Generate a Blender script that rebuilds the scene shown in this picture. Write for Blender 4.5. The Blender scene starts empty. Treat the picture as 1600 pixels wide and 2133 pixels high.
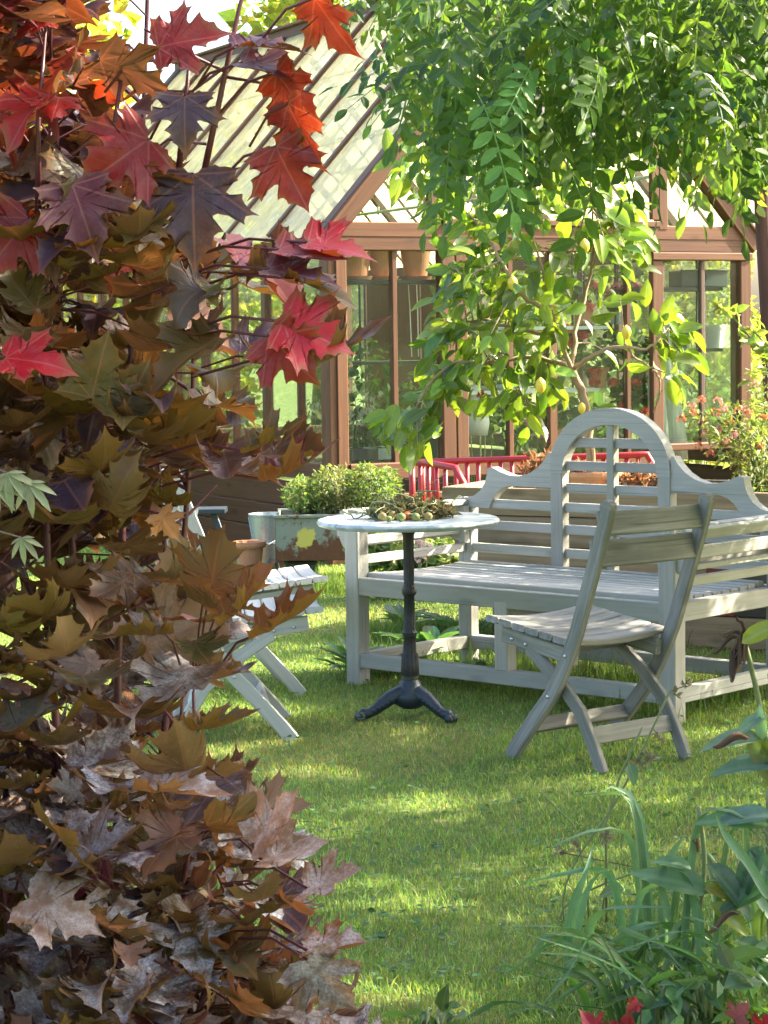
import bpy, math, random
import numpy as np
PI = math.pi
rad = math.radians
scene = bpy.context.scene
COL = scene.collection
V3 = lambda *a: np.array(a, float)

# ------------------------------------------------------------------ camera model
F, PITCH, ROLL, CH = 4600.0, 0.0768, 0.0141, 1.3142
def ray(px, py):
    ix, iy = px - 800, py - 1066.5
    cr, sr = math.cos(ROLL), math.sin(ROLL)
    u, w = (ix*cr - iy*sr)/F, (ix*sr + iy*cr)/F
    cp, sp = math.cos(PITCH), math.sin(PITCH)
    return V3(u, cp - w*sp, -sp - w*cp)
def at(px, py, Y):                      # the point of the place seen at a photo pixel, Y metres ahead
    r = ray(px, py); return V3(0, 0, CH) + r*(Y/r[1])
def ground(px, py, z=0.0):
    r = ray(px, py); return V3(0, 0, CH) + r*((z - CH)/r[2])
def project(P):
    P = np.atleast_2d(P); x, y, z = P[:, 0], P[:, 1], P[:, 2] - CH
    cp, sp = math.cos(PITCH), math.sin(PITCH)
    d = y*cp - z*sp; v = y*sp + z*cp
    u, w = x/d*F, -v/d*F
    cr, sr = math.cos(ROLL), math.sin(ROLL)
    return np.stack([800 + u*cr + w*sr, 1066.5 - u*sr + w*cr], -1)

cam = bpy.data.cameras.new('camera'); co = bpy.data.objects.new('camera', cam); COL.objects.link(co)
cam.sensor_fit = 'HORIZONTAL'; cam.sensor_width = 36; cam.lens = F/1600*36
cam.clip_start = 0.1; cam.clip_end = 2000
from mathutils import Matrix
cp, sp, cr, sr = math.cos(PITCH), math.sin(PITCH), math.cos(ROLL), math.sin(ROLL)
right0, down0, fwd = V3(1, 0, 0), V3(0, -sp, -cp), V3(0, cp, -sp)
Rv = right0*cr + down0*sr; Dv = -right0*sr + down0*cr
co.matrix_world = Matrix(((Rv[0], -Dv[0], -fwd[0], 0), (Rv[1], -Dv[1], -fwd[1], 0), (Rv[2], -Dv[2], -fwd[2], CH), (0, 0, 0, 1)))
cam.dof.use_dof = True; cam.dof.focus_distance = 6.2; cam.dof.aperture_fstop = 64
scene.camera = co

# ------------------------------------------------------------------ light
w = bpy.data.worlds.new('World'); scene.world = w; w.use_nodes = True
nt = w.node_tree; nt.nodes.clear()
SUN_AZ, SUN_EL = rad(76), rad(37)       # azimuth from +Y towards +X
sky = nt.nodes.new('ShaderNodeTexSky'); sky.sky_type = 'NISHITA'; sky.sun_disc = False
sky.sun_elevation = SUN_EL; sky.sun_rotation = SUN_AZ; sky.air_density = 1.0; sky.dust_density = 5.0; sky.ozone_density = 1.0
bg = nt.nodes.new('ShaderNodeBackground'); bg.inputs[1].default_value = 0.15
wo = nt.nodes.new('ShaderNodeOutputWorld')
nt.links.new(sky.outputs[0], bg.inputs[0]); nt.links.new(bg.outputs[0], wo.inputs[0])
sl = bpy.data.lights.new('sun', 'SUN'); sl.energy = 5.0; sl.angle = rad(0.55); sl.color = (1, 0.89, 0.70)
so = bpy.data.objects.new('sun', sl); COL.objects.link(so)
sd = V3(math.sin(SUN_AZ)*math.cos(SUN_EL), math.cos(SUN_AZ)*math.cos(SUN_EL), math.sin(SUN_EL))
from mathutils import Vector
so.rotation_euler = Vector(sd).to_track_quat('Z', 'Y').to_euler()
so.location = (8, 8, 12)
scene.view_settings.view_transform = 'Standard'; scene.view_settings.look = 'None'
scene.view_settings.exposure = 2.5; scene.view_settings.gamma = 1
scene.render.engine = 'CYCLES'
scene.cycles.use_denoising = True
scene.cycles.max_bounces = 10; scene.cycles.transparent_max_bounces = 24
scene.cycles.transmission_bounces = 6; scene.cycles.diffuse_bounces = 4; scene.cycles.glossy_bounces = 3
scene.cycles.sample_clamp_indirect = 6

# ------------------------------------------------------------------ mesh helpers
class MB:
    def __init__(s): s.v, s.f, s.c, s.l, s.n = [], [], [], [], 0
    def add(s, v, f, col=(1, 1, 1, 0), lp=None):
        v = np.asarray(v, float).reshape(-1, 3); k = len(v)
        s.v.append(v)
        if isinstance(f, np.ndarray): s.f.append(f + s.n)
        else:
            by = {}
            for q in f: by.setdefault(len(q), []).append(q)
            for q in by.values(): s.f.append(np.array(q, int) + s.n)
        col = np.asarray(col, float)
        if col.ndim == 1:
            if len(col) == 3: col = np.append(col, 0)
            col = np.tile(col, (k, 1))
        s.c.append(col); s.l.append(v.copy() if lp is None else np.asarray(lp, float)); s.n += k
        return s
    def build(s, name, mat, parent=None, smooth=False, world=True):
        me = bpy.data.meshes.new(name)
        v = np.concatenate(s.v); me.vertices.add(len(v)); me.vertices.foreach_set('co', v.astype(np.float32).ravel())
        loops = np.concatenate([q.ravel() for q in s.f]); tot = np.concatenate([np.full(len(q), q.shape[1]) for q in s.f])
        me.loops.add(len(loops)); me.loops.foreach_set('vertex_index', loops.astype(np.int32))
        me.polygons.add(len(tot)); st = np.concatenate([[0], np.cumsum(tot)[:-1]])
        me.polygons.foreach_set('loop_start', st.astype(np.int32)); me.polygons.foreach_set('loop_total', tot.astype(np.int32))
        me.polygons.foreach_set('use_smooth', np.full(len(tot), smooth))
        a = me.attributes.new('col', 'FLOAT_COLOR', 'POINT'); a.data.foreach_set('color', np.concatenate(s.c).astype(np.float32).ravel())
        a = me.attributes.new('lp', 'FLOAT_VECTOR', 'POINT'); a.data.foreach_set('vector', np.concatenate(s.l).astype(np.float32).ravel())
        me.update(calc_edges=True); me.validate()
        me.materials.append(mat)
        o = bpy.data.objects.new(name, me); COL.objects.link(o)
        if parent is not None:
            o.parent = parent
            if world and parent.type == 'EMPTY': o.location = -parent.location
        return o
def empty(name, loc, rz=0):
    o = bpy.data.objects.new(name, None); COL.objects.link(o); o.location = Vector(loc); o.rotation_euler = (0, 0, rz)
    o.empty_display_size = 0.1; return o
def tag(o, label=None, cat=None, group=None, kind=None):
    if label: o['label'] = label
    if cat: o['category'] = cat
    if group: o['group'] = group
    if kind: o['kind'] = kind
    return o
def thing(name, loc, label, cat, group=None, rz=0): return tag(empty(name, loc, rz), label, cat, group)
def copy_tree(o, parent=None):
    c = o.copy(); COL.objects.link(c); c.parent = parent
    for ch in list(o.children): copy_tree(ch, c)
    return c
def unit(a):
    a = np.asarray(a, float); return a/np.maximum(np.linalg.norm(a, axis=-1, keepdims=True), 1e-9)
rb = np.random.default_rng(5)
def board(mb, p0, p1, wid, hei, up=(0, 0, 1), ch=0.003, col=(1, 1, 1)):   # chamfered prism, grain runs p0 -> p1
    if tuple(col) == (1, 1, 1): k_ = rb.uniform(.86, 1.1); col = (k_, k_*rb.uniform(.98, 1.02), k_*rb.uniform(.95, 1.03))
    p0, p1 = V3(*p0), V3(*p1); d = p1 - p0; L = np.linalg.norm(d); d = d/L
    s = unit(np.cross(d, V3(*up))); u = np.cross(s, d)
    a, b = wid/2, hei/2; c = min(ch, a*.6, b*.6)
    prof = [(-a+c, -b), (a-c, -b), (a, -b+c), (a, b-c), (a-c, b), (-a+c, b), (-a, b-c), (-a, -b+c)]
    sweep(mb, [p0, p1], prof, s, u, col)
def sweep(mb, pts, prof, s, u, col=(1, 1, 1)):      # constant frame sweep of a profile in the (s,u) plane
    n = len(prof); off = rb.uniform(0, 50, 3); vs, ls = [], []; acc = 0
    for i, p in enumerate(pts):
        if i: acc += np.linalg.norm(pts[i] - pts[i-1])
        for (x, y) in prof:
            vs.append(p + s*x + u*y); ls.append((acc + off[0], x + off[1], y + off[2]))
    fs = []
    for i in range(len(pts) - 1):
        for j in range(n):
            k = (j + 1) % n
            fs.append((i*n+j, i*n+k, (i+1)*n+k, (i+1)*n+j))
    fs.append(tuple(range(n))[::-1]); fs.append(tuple((len(pts)-1)*n + j for j in range(n)))
    mb.add(vs, fs, col, ls)
def curved(mb, pts, nrm, win, wn, ch=0.004, col=(1, 1, 1)):     # plank of in-plane width win along a planar polyline
    pts = [V3(*p) for p in pts]; nrm = unit(V3(*nrm)); off = rb.uniform(0, 50, 3)
    a, b = win/2, wn/2; c = ch
    prof = [(-a+c, -b), (a-c, -b), (a, -b+c), (a, b-c), (a-c, b), (-a+c, b), (-a, b-c), (-a, -b+c)]
    vs, ls, acc = [], [], 0
    for i, p in enumerate(pts):
        t0 = unit(pts[i] - pts[i-1]) if i else unit(pts[1] - pts[0])
        t1 = unit(pts[i+1] - pts[i]) if i < len(pts)-1 else t0
        t = unit(t0 + t1); s = np.cross(nrm, t)
        if i: acc += np.linalg.norm(pts[i] - pts[i-1])
        for (x, y) in prof: vs.append(p + s*x + nrm*y); ls.append((acc + off[0], x + off[1], y + off[2]))
    n = 8; fs = []
    for i in range(len(pts)-1):
        for j in range(n):
            k = (j+1) % n; fs.append((i*n+j, i*n+k, (i+1)*n+k, (i+1)*n+j))
    fs.append(tuple(range(n))[::-1]); fs.append(tuple((len(pts)-1)*n + j for j in range(n)))
    mb.add(vs, fs, col, ls)
def plate(mb, outline, o, ax, ay, th, col=(1, 1, 1)):    # extruded outline, thickness along ax x ay
    ax, ay = V3(*ax), V3(*ay); nz = np.cross(ax, ay); n = len(outline); off = rb.uniform(0, 50, 3)
    vs, ls = [], []
    for k in (-.5, .5):
        for (x, y) in outline: vs.append(V3(*o) + ax*x + ay*y + nz*th*k); ls.append((x + off[0], y + off[1], k*th + off[2]))
    fs = [tuple(range(n))[::-1], tuple(range(n, 2*n))] + [(i, (i+1) % n, n+(i+1) % n, n+i) for i in range(n)]
    mb.add(vs, fs, col, ls)
def tube(mb, pts, r, seg=8, col=(1, 1, 1), caps=True):
    pts = np.array(pts, float); n = len(pts); r = np.broadcast_to(np.asarray(r, float), (n,))
    t = np.gradient(pts, axis=0); t = unit(t); ref = V3(.13, .21, .97)
    if abs(np.dot(t[0], ref)) > .95: ref = V3(1, 0, 0)
    a = unit(np.cross(t, ref)); b = np.cross(t, a)
    ang = np.arange(seg)*2*PI/seg
    ring = a[:, None]*np.cos(ang)[None, :, None] + b[:, None]*np.sin(ang)[None, :, None]
    v = (pts[:, None] + ring*r[:, None, None]).reshape(-1, 3)
    i = np.arange(n-1)[:, None]*seg; j = np.arange(seg)[None]; k = (j+1) % seg
    f = np.stack([i+j, i+k, i+seg+k, i+seg+j], -1).reshape(-1, 4)
    acc = np.concatenate([[0], np.cumsum(np.linalg.norm(np.diff(pts, axis=0), axis=1))])
    lp = np.stack([np.repeat(acc, seg), np.tile(np.cos(ang), n)*.05, np.tile(np.sin(ang), n)*.05], -1)
    mb.add(v, f, col, lp)
    if caps:
        mb.f.append(np.array([list(range(seg))[::-1]]) + mb.n - len(v)); mb.f.append(np.array([[(n-1)*seg + q for q in range(seg)]]) + mb.n - len(v))
def lathe(mb, prof, o=(0, 0, 0), seg=32, col=(1, 1, 1), flute=0.0, nfl=16, ax=None, ay=None):
    o = V3(*o); ang = np.arange(seg)*2*PI/seg; vs = []
    for q in prof:
        r, z = q[0], q[1]; fl = flute if (len(q) > 2 and q[2]) else 0
        rr = r*(1 - fl*(0.5+0.5*np.cos(ang*nfl)))
        vs.append(np.stack([rr*np.cos(ang), rr*np.sin(ang), np.full(seg, z)], -1))
    n = len(prof); v = np.concatenate(vs) + o
    i = np.arange(n-1)[:, None]*seg; j = np.arange(seg)[None]; k = (j+1) % seg
    f = np.stack([i+j, i+k, i+seg+k, i+seg+j], -1).reshape(-1, 4)
    mb.add(v, f, col)
def ball(mb, c, r, sx=1, sz=1, seg=14, col=(1, 1, 1), axis=None):
    p = [(max(r*math.sin(t), 1e-4)*sx, -r*math.cos(t)*sz) for t in np.linspace(0, PI, 9)]
    m = MB(); lathe(m, p, (0, 0, 0), seg, col); v = m.v[0]
    if axis is not None:
        d = unit(V3(*axis)); s = unit(np.cross(d, V3(.3, .9, .1))); q = np.cross(d, s); v = v[:, :1]*s + v[:, 1:2]*q + v[:, 2:]*d
    mb.add(v + V3(*c), m.f[0], col, v/r)

# ---- leaves: templates and vectorised copies inside one mesh
def ovate(wd=.45, rows=(0.28, 0.62), fold=.12, droop=.15, peak=.42):
    v, l = [(0, 0, 0)], [(0, 0, 0)]
    prof = lambda t: wd*.5*(math.sin(PI*t**(math.log(.5)/math.log(peak)))**.8)
    for t in rows:
        h = prof(t)
        for s in (-1, 0, 1): v.append((s*h, t, abs(s)*h*fold*2 - droop*t*t)); l.append((s*h, t, 0))
    v.append((0, 1, -droop)); l.append((0, 1, 0)); n = len(rows); f = [(0, 2, 1), (0, 3, 2)]
    for i in range(n-1):
        a = 1+3*i; f += [(a, a+1, a+4, a+3), (a+1, a+2, a+5, a+4)]
    a = 1+3*(n-1); f += [(a, a+1, len(v)-1), (a+1, a+2, len(v)-1)]
    return np.array(v, float), f, np.array(l, float)
def frames(d, n):
    d = unit(d); x = unit(np.cross(d, n)); z = np.cross(x, d); return np.stack([x, d, z], -1)
def put(mb, T, P, R, S, C, seed=None):
    TV, TF, TL = T; k = len(P)
    if k == 0: return
    tv = TV if TV.ndim == 3 else TV[None]; n = tv.shape[1]
    v = np.einsum('kij,knj->kni', R, np.broadcast_to(tv, (k, n, 3))*np.asarray(S).reshape(-1, 1, 1)) + P[:, None]
    C = np.asarray(C, float)
    if C.shape[1] == 3: C = np.concatenate([C, np.zeros((k, 1))], 1)
    c = np.repeat(C, n, 0); l = np.tile(TL, (k, 1))
    off = (np.arange(k)*n)[:, None, None]
    by = {}
    for q in TF: by.setdefault(len(q), []).append(q)
    base = mb.n
    mb.v.append(v.reshape(-1, 3)); mb.c.append(c); mb.l.append(l); mb.n += k*n
    for q in by.values():
        q = np.array(q); mb.f.append((q[None] + off).reshape(-1, q.shape[1]) + base)
def rdir(r, n): return unit(r.normal(size=(n, 3)))
def vary(r, base, n, amt=.25, hue=.12):
    b = np.asarray(base, float); b = b[r.integers(0, len(b), n)] if b.ndim == 2 else np.tile(b, (n, 1))
    return np.clip(b*np.exp(r.normal(size=(n, 1))*amt)*np.exp(r.normal(size=(n, 3))*hue), 0, 1)
def cloud(mb, r, T, centers, radii, n, size, base, flat=.5, down=.3, shell=.35, amt=.25, hue=.1, sv=.3, keep=None):
    # leaves through the volume of several ellipsoids, denser towards their shells
    centers = np.array(centers, float); radii = np.array(radii, float)
    if radii.ndim == 1: radii = np.tile(radii[:, None], (1, 3))
    wgt = np.prod(radii, 1)**.75; idx = r.choice(len(centers), n, p=wgt/wgt.sum())
    dirs = rdir(r, n); rr = np.maximum(r.random(n)**(1/3), shell*r.random(n)+ (1-shell)*r.random(n))
    P = centers[idx] + dirs*radii[idx]*rr[:, None]
    if keep is not None: m = keep(P); P, dirs = P[m], dirs[m]; n = len(P)
    d = unit(dirs*[1, 1, .4] + r.normal(size=(n, 3))*.7 - [0, 0, down]); nn = unit(r.normal(size=(n, 3))*(1-flat) + V3(0, 0, 1)*flat + dirs*.25)
    put(mb, T, P, frames(d, nn), size*np.exp(r.normal(size=n)*sv), vary(r, base, n, amt, hue))
    return P

# ------------------------------------------------------------------ materials
class NT:
    def __init__(s, name):
        s.m = bpy.data.materials.new(name); s.m.use_nodes = True; s.t = s.m.node_tree; s.t.nodes.clear()
        s.out = s.t.nodes.new('ShaderNodeOutputMaterial')
    def n(s, typ, **kw):
        q = s.t.nodes.new('ShaderNode' + typ)
        for k, v in kw.items(): setattr(q, k, v)
        return q
    def lk(s, a, b): s.t.links.new(a, b)
    def sock(s, x, inp):
        if hasattr(x, 'links') or isinstance(x, bpy.types.NodeSocket): s.lk(x, inp)
        else: inp.default_value = x if not (isinstance(x, tuple) and len(x) == 3 and inp.type == 'RGBA') else (*x, 1)
    def attr(s, name, out='Color'):
        q = s.n('Attribute'); q.attribute_name = name; return q.outputs[out]
    def math(s, op, a, b=0.0, clamp=False):
        q = s.n('Math', operation=op); q.use_clamp = clamp; s.sock(a, q.inputs[0]); s.sock(b, q.inputs[1]); return q.outputs[0]
    def vscale(s, v, sc):
        q = s.n('VectorMath', operation='MULTIPLY'); s.sock(v, q.inputs[0]); q.inputs[1].default_value = sc; return q.outputs[0]
    def noise(s, v, scale=5, detail=4, rough=.55, dist=0, col=False):
        q = s.n('TexNoise'); s.sock(v, q.inputs['Vector']); q.inputs['Scale'].default_value = scale; q.inputs['Detail'].default_value = detail
        q.inputs['Roughness'].default_value = rough; q.inputs['Distortion'].default_value = dist; return q.outputs[1 if col else 0]
    def ramp(s, f, stops):
        q = s.n('ValToRGB'); s.sock(f, q.inputs[0]); e = q.color_ramp.elements
        while len(e) < len(stops): e.new(.5)
        for x, (p, c) in zip(e, stops): x.position = p; x.color = (*c, 1) if isinstance(c, tuple) else (c, c, c, 1)
        return q.outputs[0]
    def mix(s, f, a, b, mode='MIX'):
        q = s.n('Mix', data_type='RGBA', blend_type=mode); s.sock(f, q.inputs[0]); s.sock(a, q.inputs[6]); s.sock(b, q.inputs[7]); return q.outputs[2]
    def rng(s, v, a, b, c=0.0, d=1.0):
        q = s.n('MapRange'); s.sock(v, q.inputs[0]); q.inputs[1].default_value = a; q.inputs[2].default_value = b; q.inputs[3].default_value = c; q.inputs[4].default_value = d; return q.outputs[0]
    def bump(s, h, st=.3, d=.01):
        q = s.n('Bump'); q.inputs['Strength'].default_value = st; q.inputs['Distance'].default_value = d; s.lk(h, q.inputs['Height']); return q.outputs[0]
    def pbr(s, base, rough=.6, metal=0.0, spec=.5, normal=None):
        q = s.n('BsdfPrincipled'); s.sock(base, q.inputs['Base Color']); s.sock(rough, q.inputs['Roughness']); s.sock(metal, q.inputs['Metallic']); s.sock(spec, q.inputs['Specular IOR Level'])
        if normal is not None: s.lk(normal, q.inputs['Normal'])
        return q.outputs[0]
    def done(s, sh): s.lk(sh, s.out.inputs[0]); return s.m
    def obj(s): return s.n('TexCoord').outputs['Object']

def m_wood(name, c1, c2, c3, stain=(.05, .06, .04), amount=.35, rough=.75, scale=1.0):
    t = NT(name); lp = t.attr('lp', 'Vector')
    g = t.noise(t.vscale(lp, (3*scale, 70*scale, 70*scale)), 1, 5, .65, .3)
    big = t.noise(t.vscale(lp, (2.2, 7, 7)), 1, 4, .6)
    c = t.ramp(g, [(.25, c1), (.5, c2), (.75, c3)])
    crack = t.ramp(t.noise(t.vscale(lp, (1.5, 120, 120)), 1, 2, .5), [(.30, 1.0), (.37, 0.0)])
    c = t.mix(t.math('MULTIPLY', crack, .55), c, tuple(x*.25 for x in c1))
    c = t.mix(t.math('MULTIPLY', t.ramp(big, [(.45, 0.0), (.68, 1.0)]), amount), c, stain)
    kn = t.n('TexVoronoi'); t.sock(t.vscale(lp, (3.2, 9, 9)), kn.inputs['Vector']); kn.inputs['Scale'].default_value = 1
    knot = t.ramp(kn.outputs['Distance'], [(.06, 1.0), (.20, 0.0)])
    c = t.mix(t.math('MULTIPLY', knot, .6), c, tuple(x*.35 for x in c1))
    tint = t.noise(t.vscale(lp, (.35, .35, .35)), 1, 0)
    c = t.mix(t.rng(tint, .3, .7, 0, .35), c, (*[x*.7 for x in c2],), 'MIX'); c = t.mix(1.0, c, t.attr('col'), 'MULTIPLY')
    return t.done(t.pbr(c, rough, 0, .3, t.bump(g, .35, .003)))
def m_plain(name, c, rough=.5, metal=0.0, var=.25, scale=8, spec=.5, bump=0.1, c2=None):
    t = NT(name); o = t.obj(); n = t.noise(o, scale, 6, .6); n2 = t.noise(o, scale*9, 3, .6)
    b = t.mix(t.rng(n, .3, .7, 0, 1), c, c2 if c2 else tuple(x*(1-var) for x in c))
    b = t.mix(t.rng(n2, .4, .8, 0, var), b, tuple(min(1, x*1.5+.02) for x in c))
    return t.done(t.pbr(b, t.rng(n, .2, .8, rough*.85, min(1, rough*1.15)), metal, spec, t.bump(n2, bump, .002)))
def m_leaf(name, under=None, umix=.5, trans=.35, tcol=(1.2, 1.25, .6), rough=.42, spec=.4, vein=.25, vw=.02, powder=False, maple=False, noise_s=3.0, scorch=0.0, veincol=(.5, .5, .25)):
    t = NT(name); col = t.attr('col'); lp = t.attr('lp', 'Vector'); al = t.attr('col', 'Alpha')
    sx = t.n('SeparateXYZ'); t.lk(lp, sx.inputs[0]); x, y = t.math('ABSOLUTE', sx.outputs[0]), sx.outputs[1]
    ob = t.obj(); n = t.noise(ob, 38, 4, .6); c = t.mix(t.rng(n, .3, .75, 0, .55), col, t.mix(1.0, col, (.45, .42, .38), 'MULTIPLY'))
    if maple:
        r = t.math('SQRT', t.math('ADD', t.math('MULTIPLY', x, x), t.math('MULTIPLY', y, y))); a = t.math('ARCTAN2', x, y)
        ds = [t.math('MULTIPLY', t.math('ABSOLUTE', t.math('SUBTRACT', a, A)), r) for A in (0.0, .93, 1.56)]
        d = t.math('MINIMUM', t.math('MINIMUM', ds[0], ds[1]), ds[2])
        fine = t.math('ABSOLUTE', t.math('SINE', t.math('MULTIPLY', t.math('SUBTRACT', t.math('MULTIPLY', r, 1.0), t.math('MULTIPLY', d, 1.1)), 26)))
        vn = t.math('MAXIMUM', t.rng(d, .005, .018, 1, 0), t.math('MULTIPLY', t.rng(fine, 0, .16, 1, 0), .35))
    else:
        side = t.math('ABSOLUTE', t.math('SINE', t.math('MULTIPLY', t.math('SUBTRACT', y, t.math('MULTIPLY', x, .8)), 24)))
        vn = t.math('MAXIMUM', t.rng(x, vw*.3, vw, 1, 0), t.math('MULTIPLY', t.rng(side, 0, .2, 1, 0), .3))
    c = t.mix(t.math('MULTIPLY', vn, vein), c, veincol)
    if scorch:
        ed = t.math('ADD', sx.outputs[2], t.math('MULTIPLY', t.math('SUBTRACT', t.noise(ob, 30, 3), .5), .9))
        c = t.mix(t.math('MULTIPLY', t.rng(ed, .82, 1.1, 0, 1), scorch), c, (.16, .075, .03))
    back = t.n('NewGeometry').outputs['Backfacing']
    if under: cu = t.mix(umix, c, under)
    else: cu = t.mix(.35, c, (.20, .25, .12))
    if powder:
        pn = t.math('MULTIPLY', t.rng(t.noise(ob, 26, 6, .7), .42, .62, 0, 1), t.rng(t.noise(ob, 260, 3, .7), .35, .6, .25, 1))
        c = t.mix(t.math('MULTIPLY', pn, al), c, (.56, .56, .58))
    cc = t.mix(back, c, cu)
    ro = t.rng(n, .3, .8, rough*.8, rough*1.3)
    p = t.pbr(cc, ro, 0, spec, t.bump(t.math('ADD', vn, t.math('MULTIPLY', n, .6)), .25, .002))
    tr = t.n('BsdfTranslucent'); t.lk(t.mix(1.0, t.mix(.5, c, cu), (*tcol,), 'MULTIPLY'), tr.inputs[0])
    mx = t.n('MixShader'); mx.inputs[0].default_value = trans; t.lk(p, mx.inputs[1]); t.lk(tr.outputs[0], mx.inputs[2])
    return t.done(mx.outputs[0])
def m_glass(name, dirt_haze=.12, dcol=(.62, .68, .60), refl=1.0):
    t = NT(name); o = t.obj()
    tr = t.n('BsdfTransparent'); tr.inputs[0].default_value = (.90, .95, .92, 1)
    gl = t.n('BsdfGlossy'); gl.inputs['Roughness'].default_value = .03
    fr = t.n('Fresnel'); fr.inputs[0].default_value = 1.5
    m1 = t.n('MixShader'); t.lk(t.math('MULTIPLY', fr.outputs[0], refl, True), m1.inputs[0]); t.lk(tr.outputs[0], m1.inputs[1]); t.lk(gl.outputs[0], m1.inputs[2])
    df = t.n('BsdfDiffuse'); df.inputs[0].default_value = (*dcol, 1); tl = t.n('BsdfTranslucent'); tl.inputs[0].default_value = (*dcol, 1)
    dd = t.n('MixShader'); dd.inputs[0].default_value = .5; t.lk(df.outputs[0], dd.inputs[1]); t.lk(tl.outputs[0], dd.inputs[2])
    dn = t.noise(t.vscale(o, (6, 6, 1.6)), 1, 5, .65); m2 = t.n('MixShader'); t.lk(t.rng(dn, .3, .75, dirt_haze*.45, dirt_haze*1.8), m2.inputs[0])
    t.lk(m1.outputs[0], m2.inputs[1]); t.lk(dd.outputs[0], m2.inputs[2])
    return t.done(m2.outputs[0])

M = {}
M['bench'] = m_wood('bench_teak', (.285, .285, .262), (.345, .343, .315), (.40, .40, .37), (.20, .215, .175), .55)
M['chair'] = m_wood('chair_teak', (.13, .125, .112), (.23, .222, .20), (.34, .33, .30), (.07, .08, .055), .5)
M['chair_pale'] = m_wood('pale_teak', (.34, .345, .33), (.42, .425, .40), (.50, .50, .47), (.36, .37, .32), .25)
M['plank'] = m_wood('old_plank', (.11, .08, .052), (.19, .145, .10), (.28, .225, .165), (.06, .055, .04), .5, .85, .6)
M['frame'] = m_wood('oxide_paint', (.080, .034, .017), (.115, .049, .024), (.155, .070, .034), (.045, .022, .013), .3, .55, .7)
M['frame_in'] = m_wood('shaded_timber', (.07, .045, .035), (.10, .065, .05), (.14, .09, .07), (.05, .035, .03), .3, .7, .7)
M['roofglass'] = m_glass('roof_glass', .5, (.86, .77, .50), .35)  # beyond real dirt, the cream haze paints in the roof's pale sky reflection
M['glass'] = m_glass('wall_glass', .012, (.55, .60, .52), .4)
M['green_rod'] = m_plain('green_rod', (.24, .33, .24), .5)
M['black'] = m_plain('black_plastic', (.02, .022, .024), .45)
M['darkgreen'] = m_plain('dark_green_plastic', (.02, .045, .045), .5)
M['white'] = m_plain('white_glaze', (.62, .64, .62), .4, var=.12)
M['iron'] = m_plain('cast_iron', (.035, .036, .036), .5, .3, .4, 20, .5, .4)
M['ironblue'] = m_plain('painted_iron', (.022, .035, .05), .42, .2, .4, 24, .5, .5)
M['red'] = m_plain('red_paint', (.36, .008, .013), .4, 0, .35, 14, c2=(.25, .008, .012))
M['terra'] = m_plain('terracotta', (.50, .20, .095), .8, 0, .35, 6, .25, .15, c2=(.55, .30, .18))
M['zinc'] = m_plain('zinc', (.36, .42, .43), .42, .6, .3, 9)
M['steel'] = m_plain('steel', (.55, .55, .55), .3, .9, .2, 20)
M['soil'] = m_plain('soil', (.035, .025, .017), .95, 0, .5, 40, .1, .8)
M['bark'] = m_wood('lemon_bark', (.20, .14, .085), (.33, .24, .15), (.45, .35, .24), (.14, .10, .06), .4, .85, .5)
M['darkbark'] = m_wood('dark_bark', (.045, .022, .018), (.09, .04, .032), (.15, .07, .05), (.03, .02, .018), .5, .8, .5)
M['stem'] = m_plain('maple_stem', (.10, .022, .026), .45, 0, .4, 30)
M['browntwig'] = m_plain('brown_twig', (.12, .085, .05), .8, 0, .4, 30)
M['greenstem'] = m_plain('green_stem', (.16, .20, .07), .6, 0, .35, 30)
M['fleece'] = m_glass('garden_fleece', .5, (.66, .66, .64), .3)
M['twine'] = m_plain('twine', (.55, .52, .44), .9)
M['olive'] = m_plain('olive_pot', (.11, .12, .05), .5)
M['purple'] = m_plain('purple_pot', (.10, .012, .03), .4)
M['lemon'] = m_plain('lemon_skin', (.72, .50, .05), .38, 0, .15, 30, .5, .5, c2=(.60, .48, .06))
M['house'] = m_plain('white_render', (.62, .60, .55), .9, 0, .12, 3)

L_maple = m_leaf('maple_leaf', (.125, .082, .018), .62, .26, (2.1, 1.15, .7), .42, .26, .32, powder=True, maple=True, scorch=.7, veincol=(.30, .13, .09))
L_lemon = m_leaf('lemon_leaf', (.16, .22, .05), .5, .44, (2.1, 2.1, .6), .30, .5, .3, .02, veincol=(.30, .36, .10))
L_can = m_leaf('robinia_leaf', (.12, .19, .06), .4, .46, (2.0, 2.0, .55), .45, .3, .2, .03, veincol=(.22, .30, .10))
L_bg = m_leaf('far_leaf', None, .4, .5, (1.9, 1.8, .55), .5, .3, .1)
L_herb = m_leaf('herb_leaf', None, .4, .40, (1.5, 1.6, .6), .5, .3, .1)
L_grass = m_leaf('grass_blade', None, .3, .42, (1.7, 1.6, .55), .5, .3, .0)
L_strap = m_leaf('strap_leaf', (.12, .22, .12), .4, .30, (1.4, 1.6, .7), .38, .45, .25, .05, veincol=(.28, .38, .24))
L_petal = m_leaf('petal', None, .1, .35, (1.2, 1.0, 1.0), .6, .2, .0)
L_dry = m_leaf('dry_leaf', (.16, .10, .06), .5, .3, (1.3, 1.1, .8), .8, .2, .2)

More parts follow.
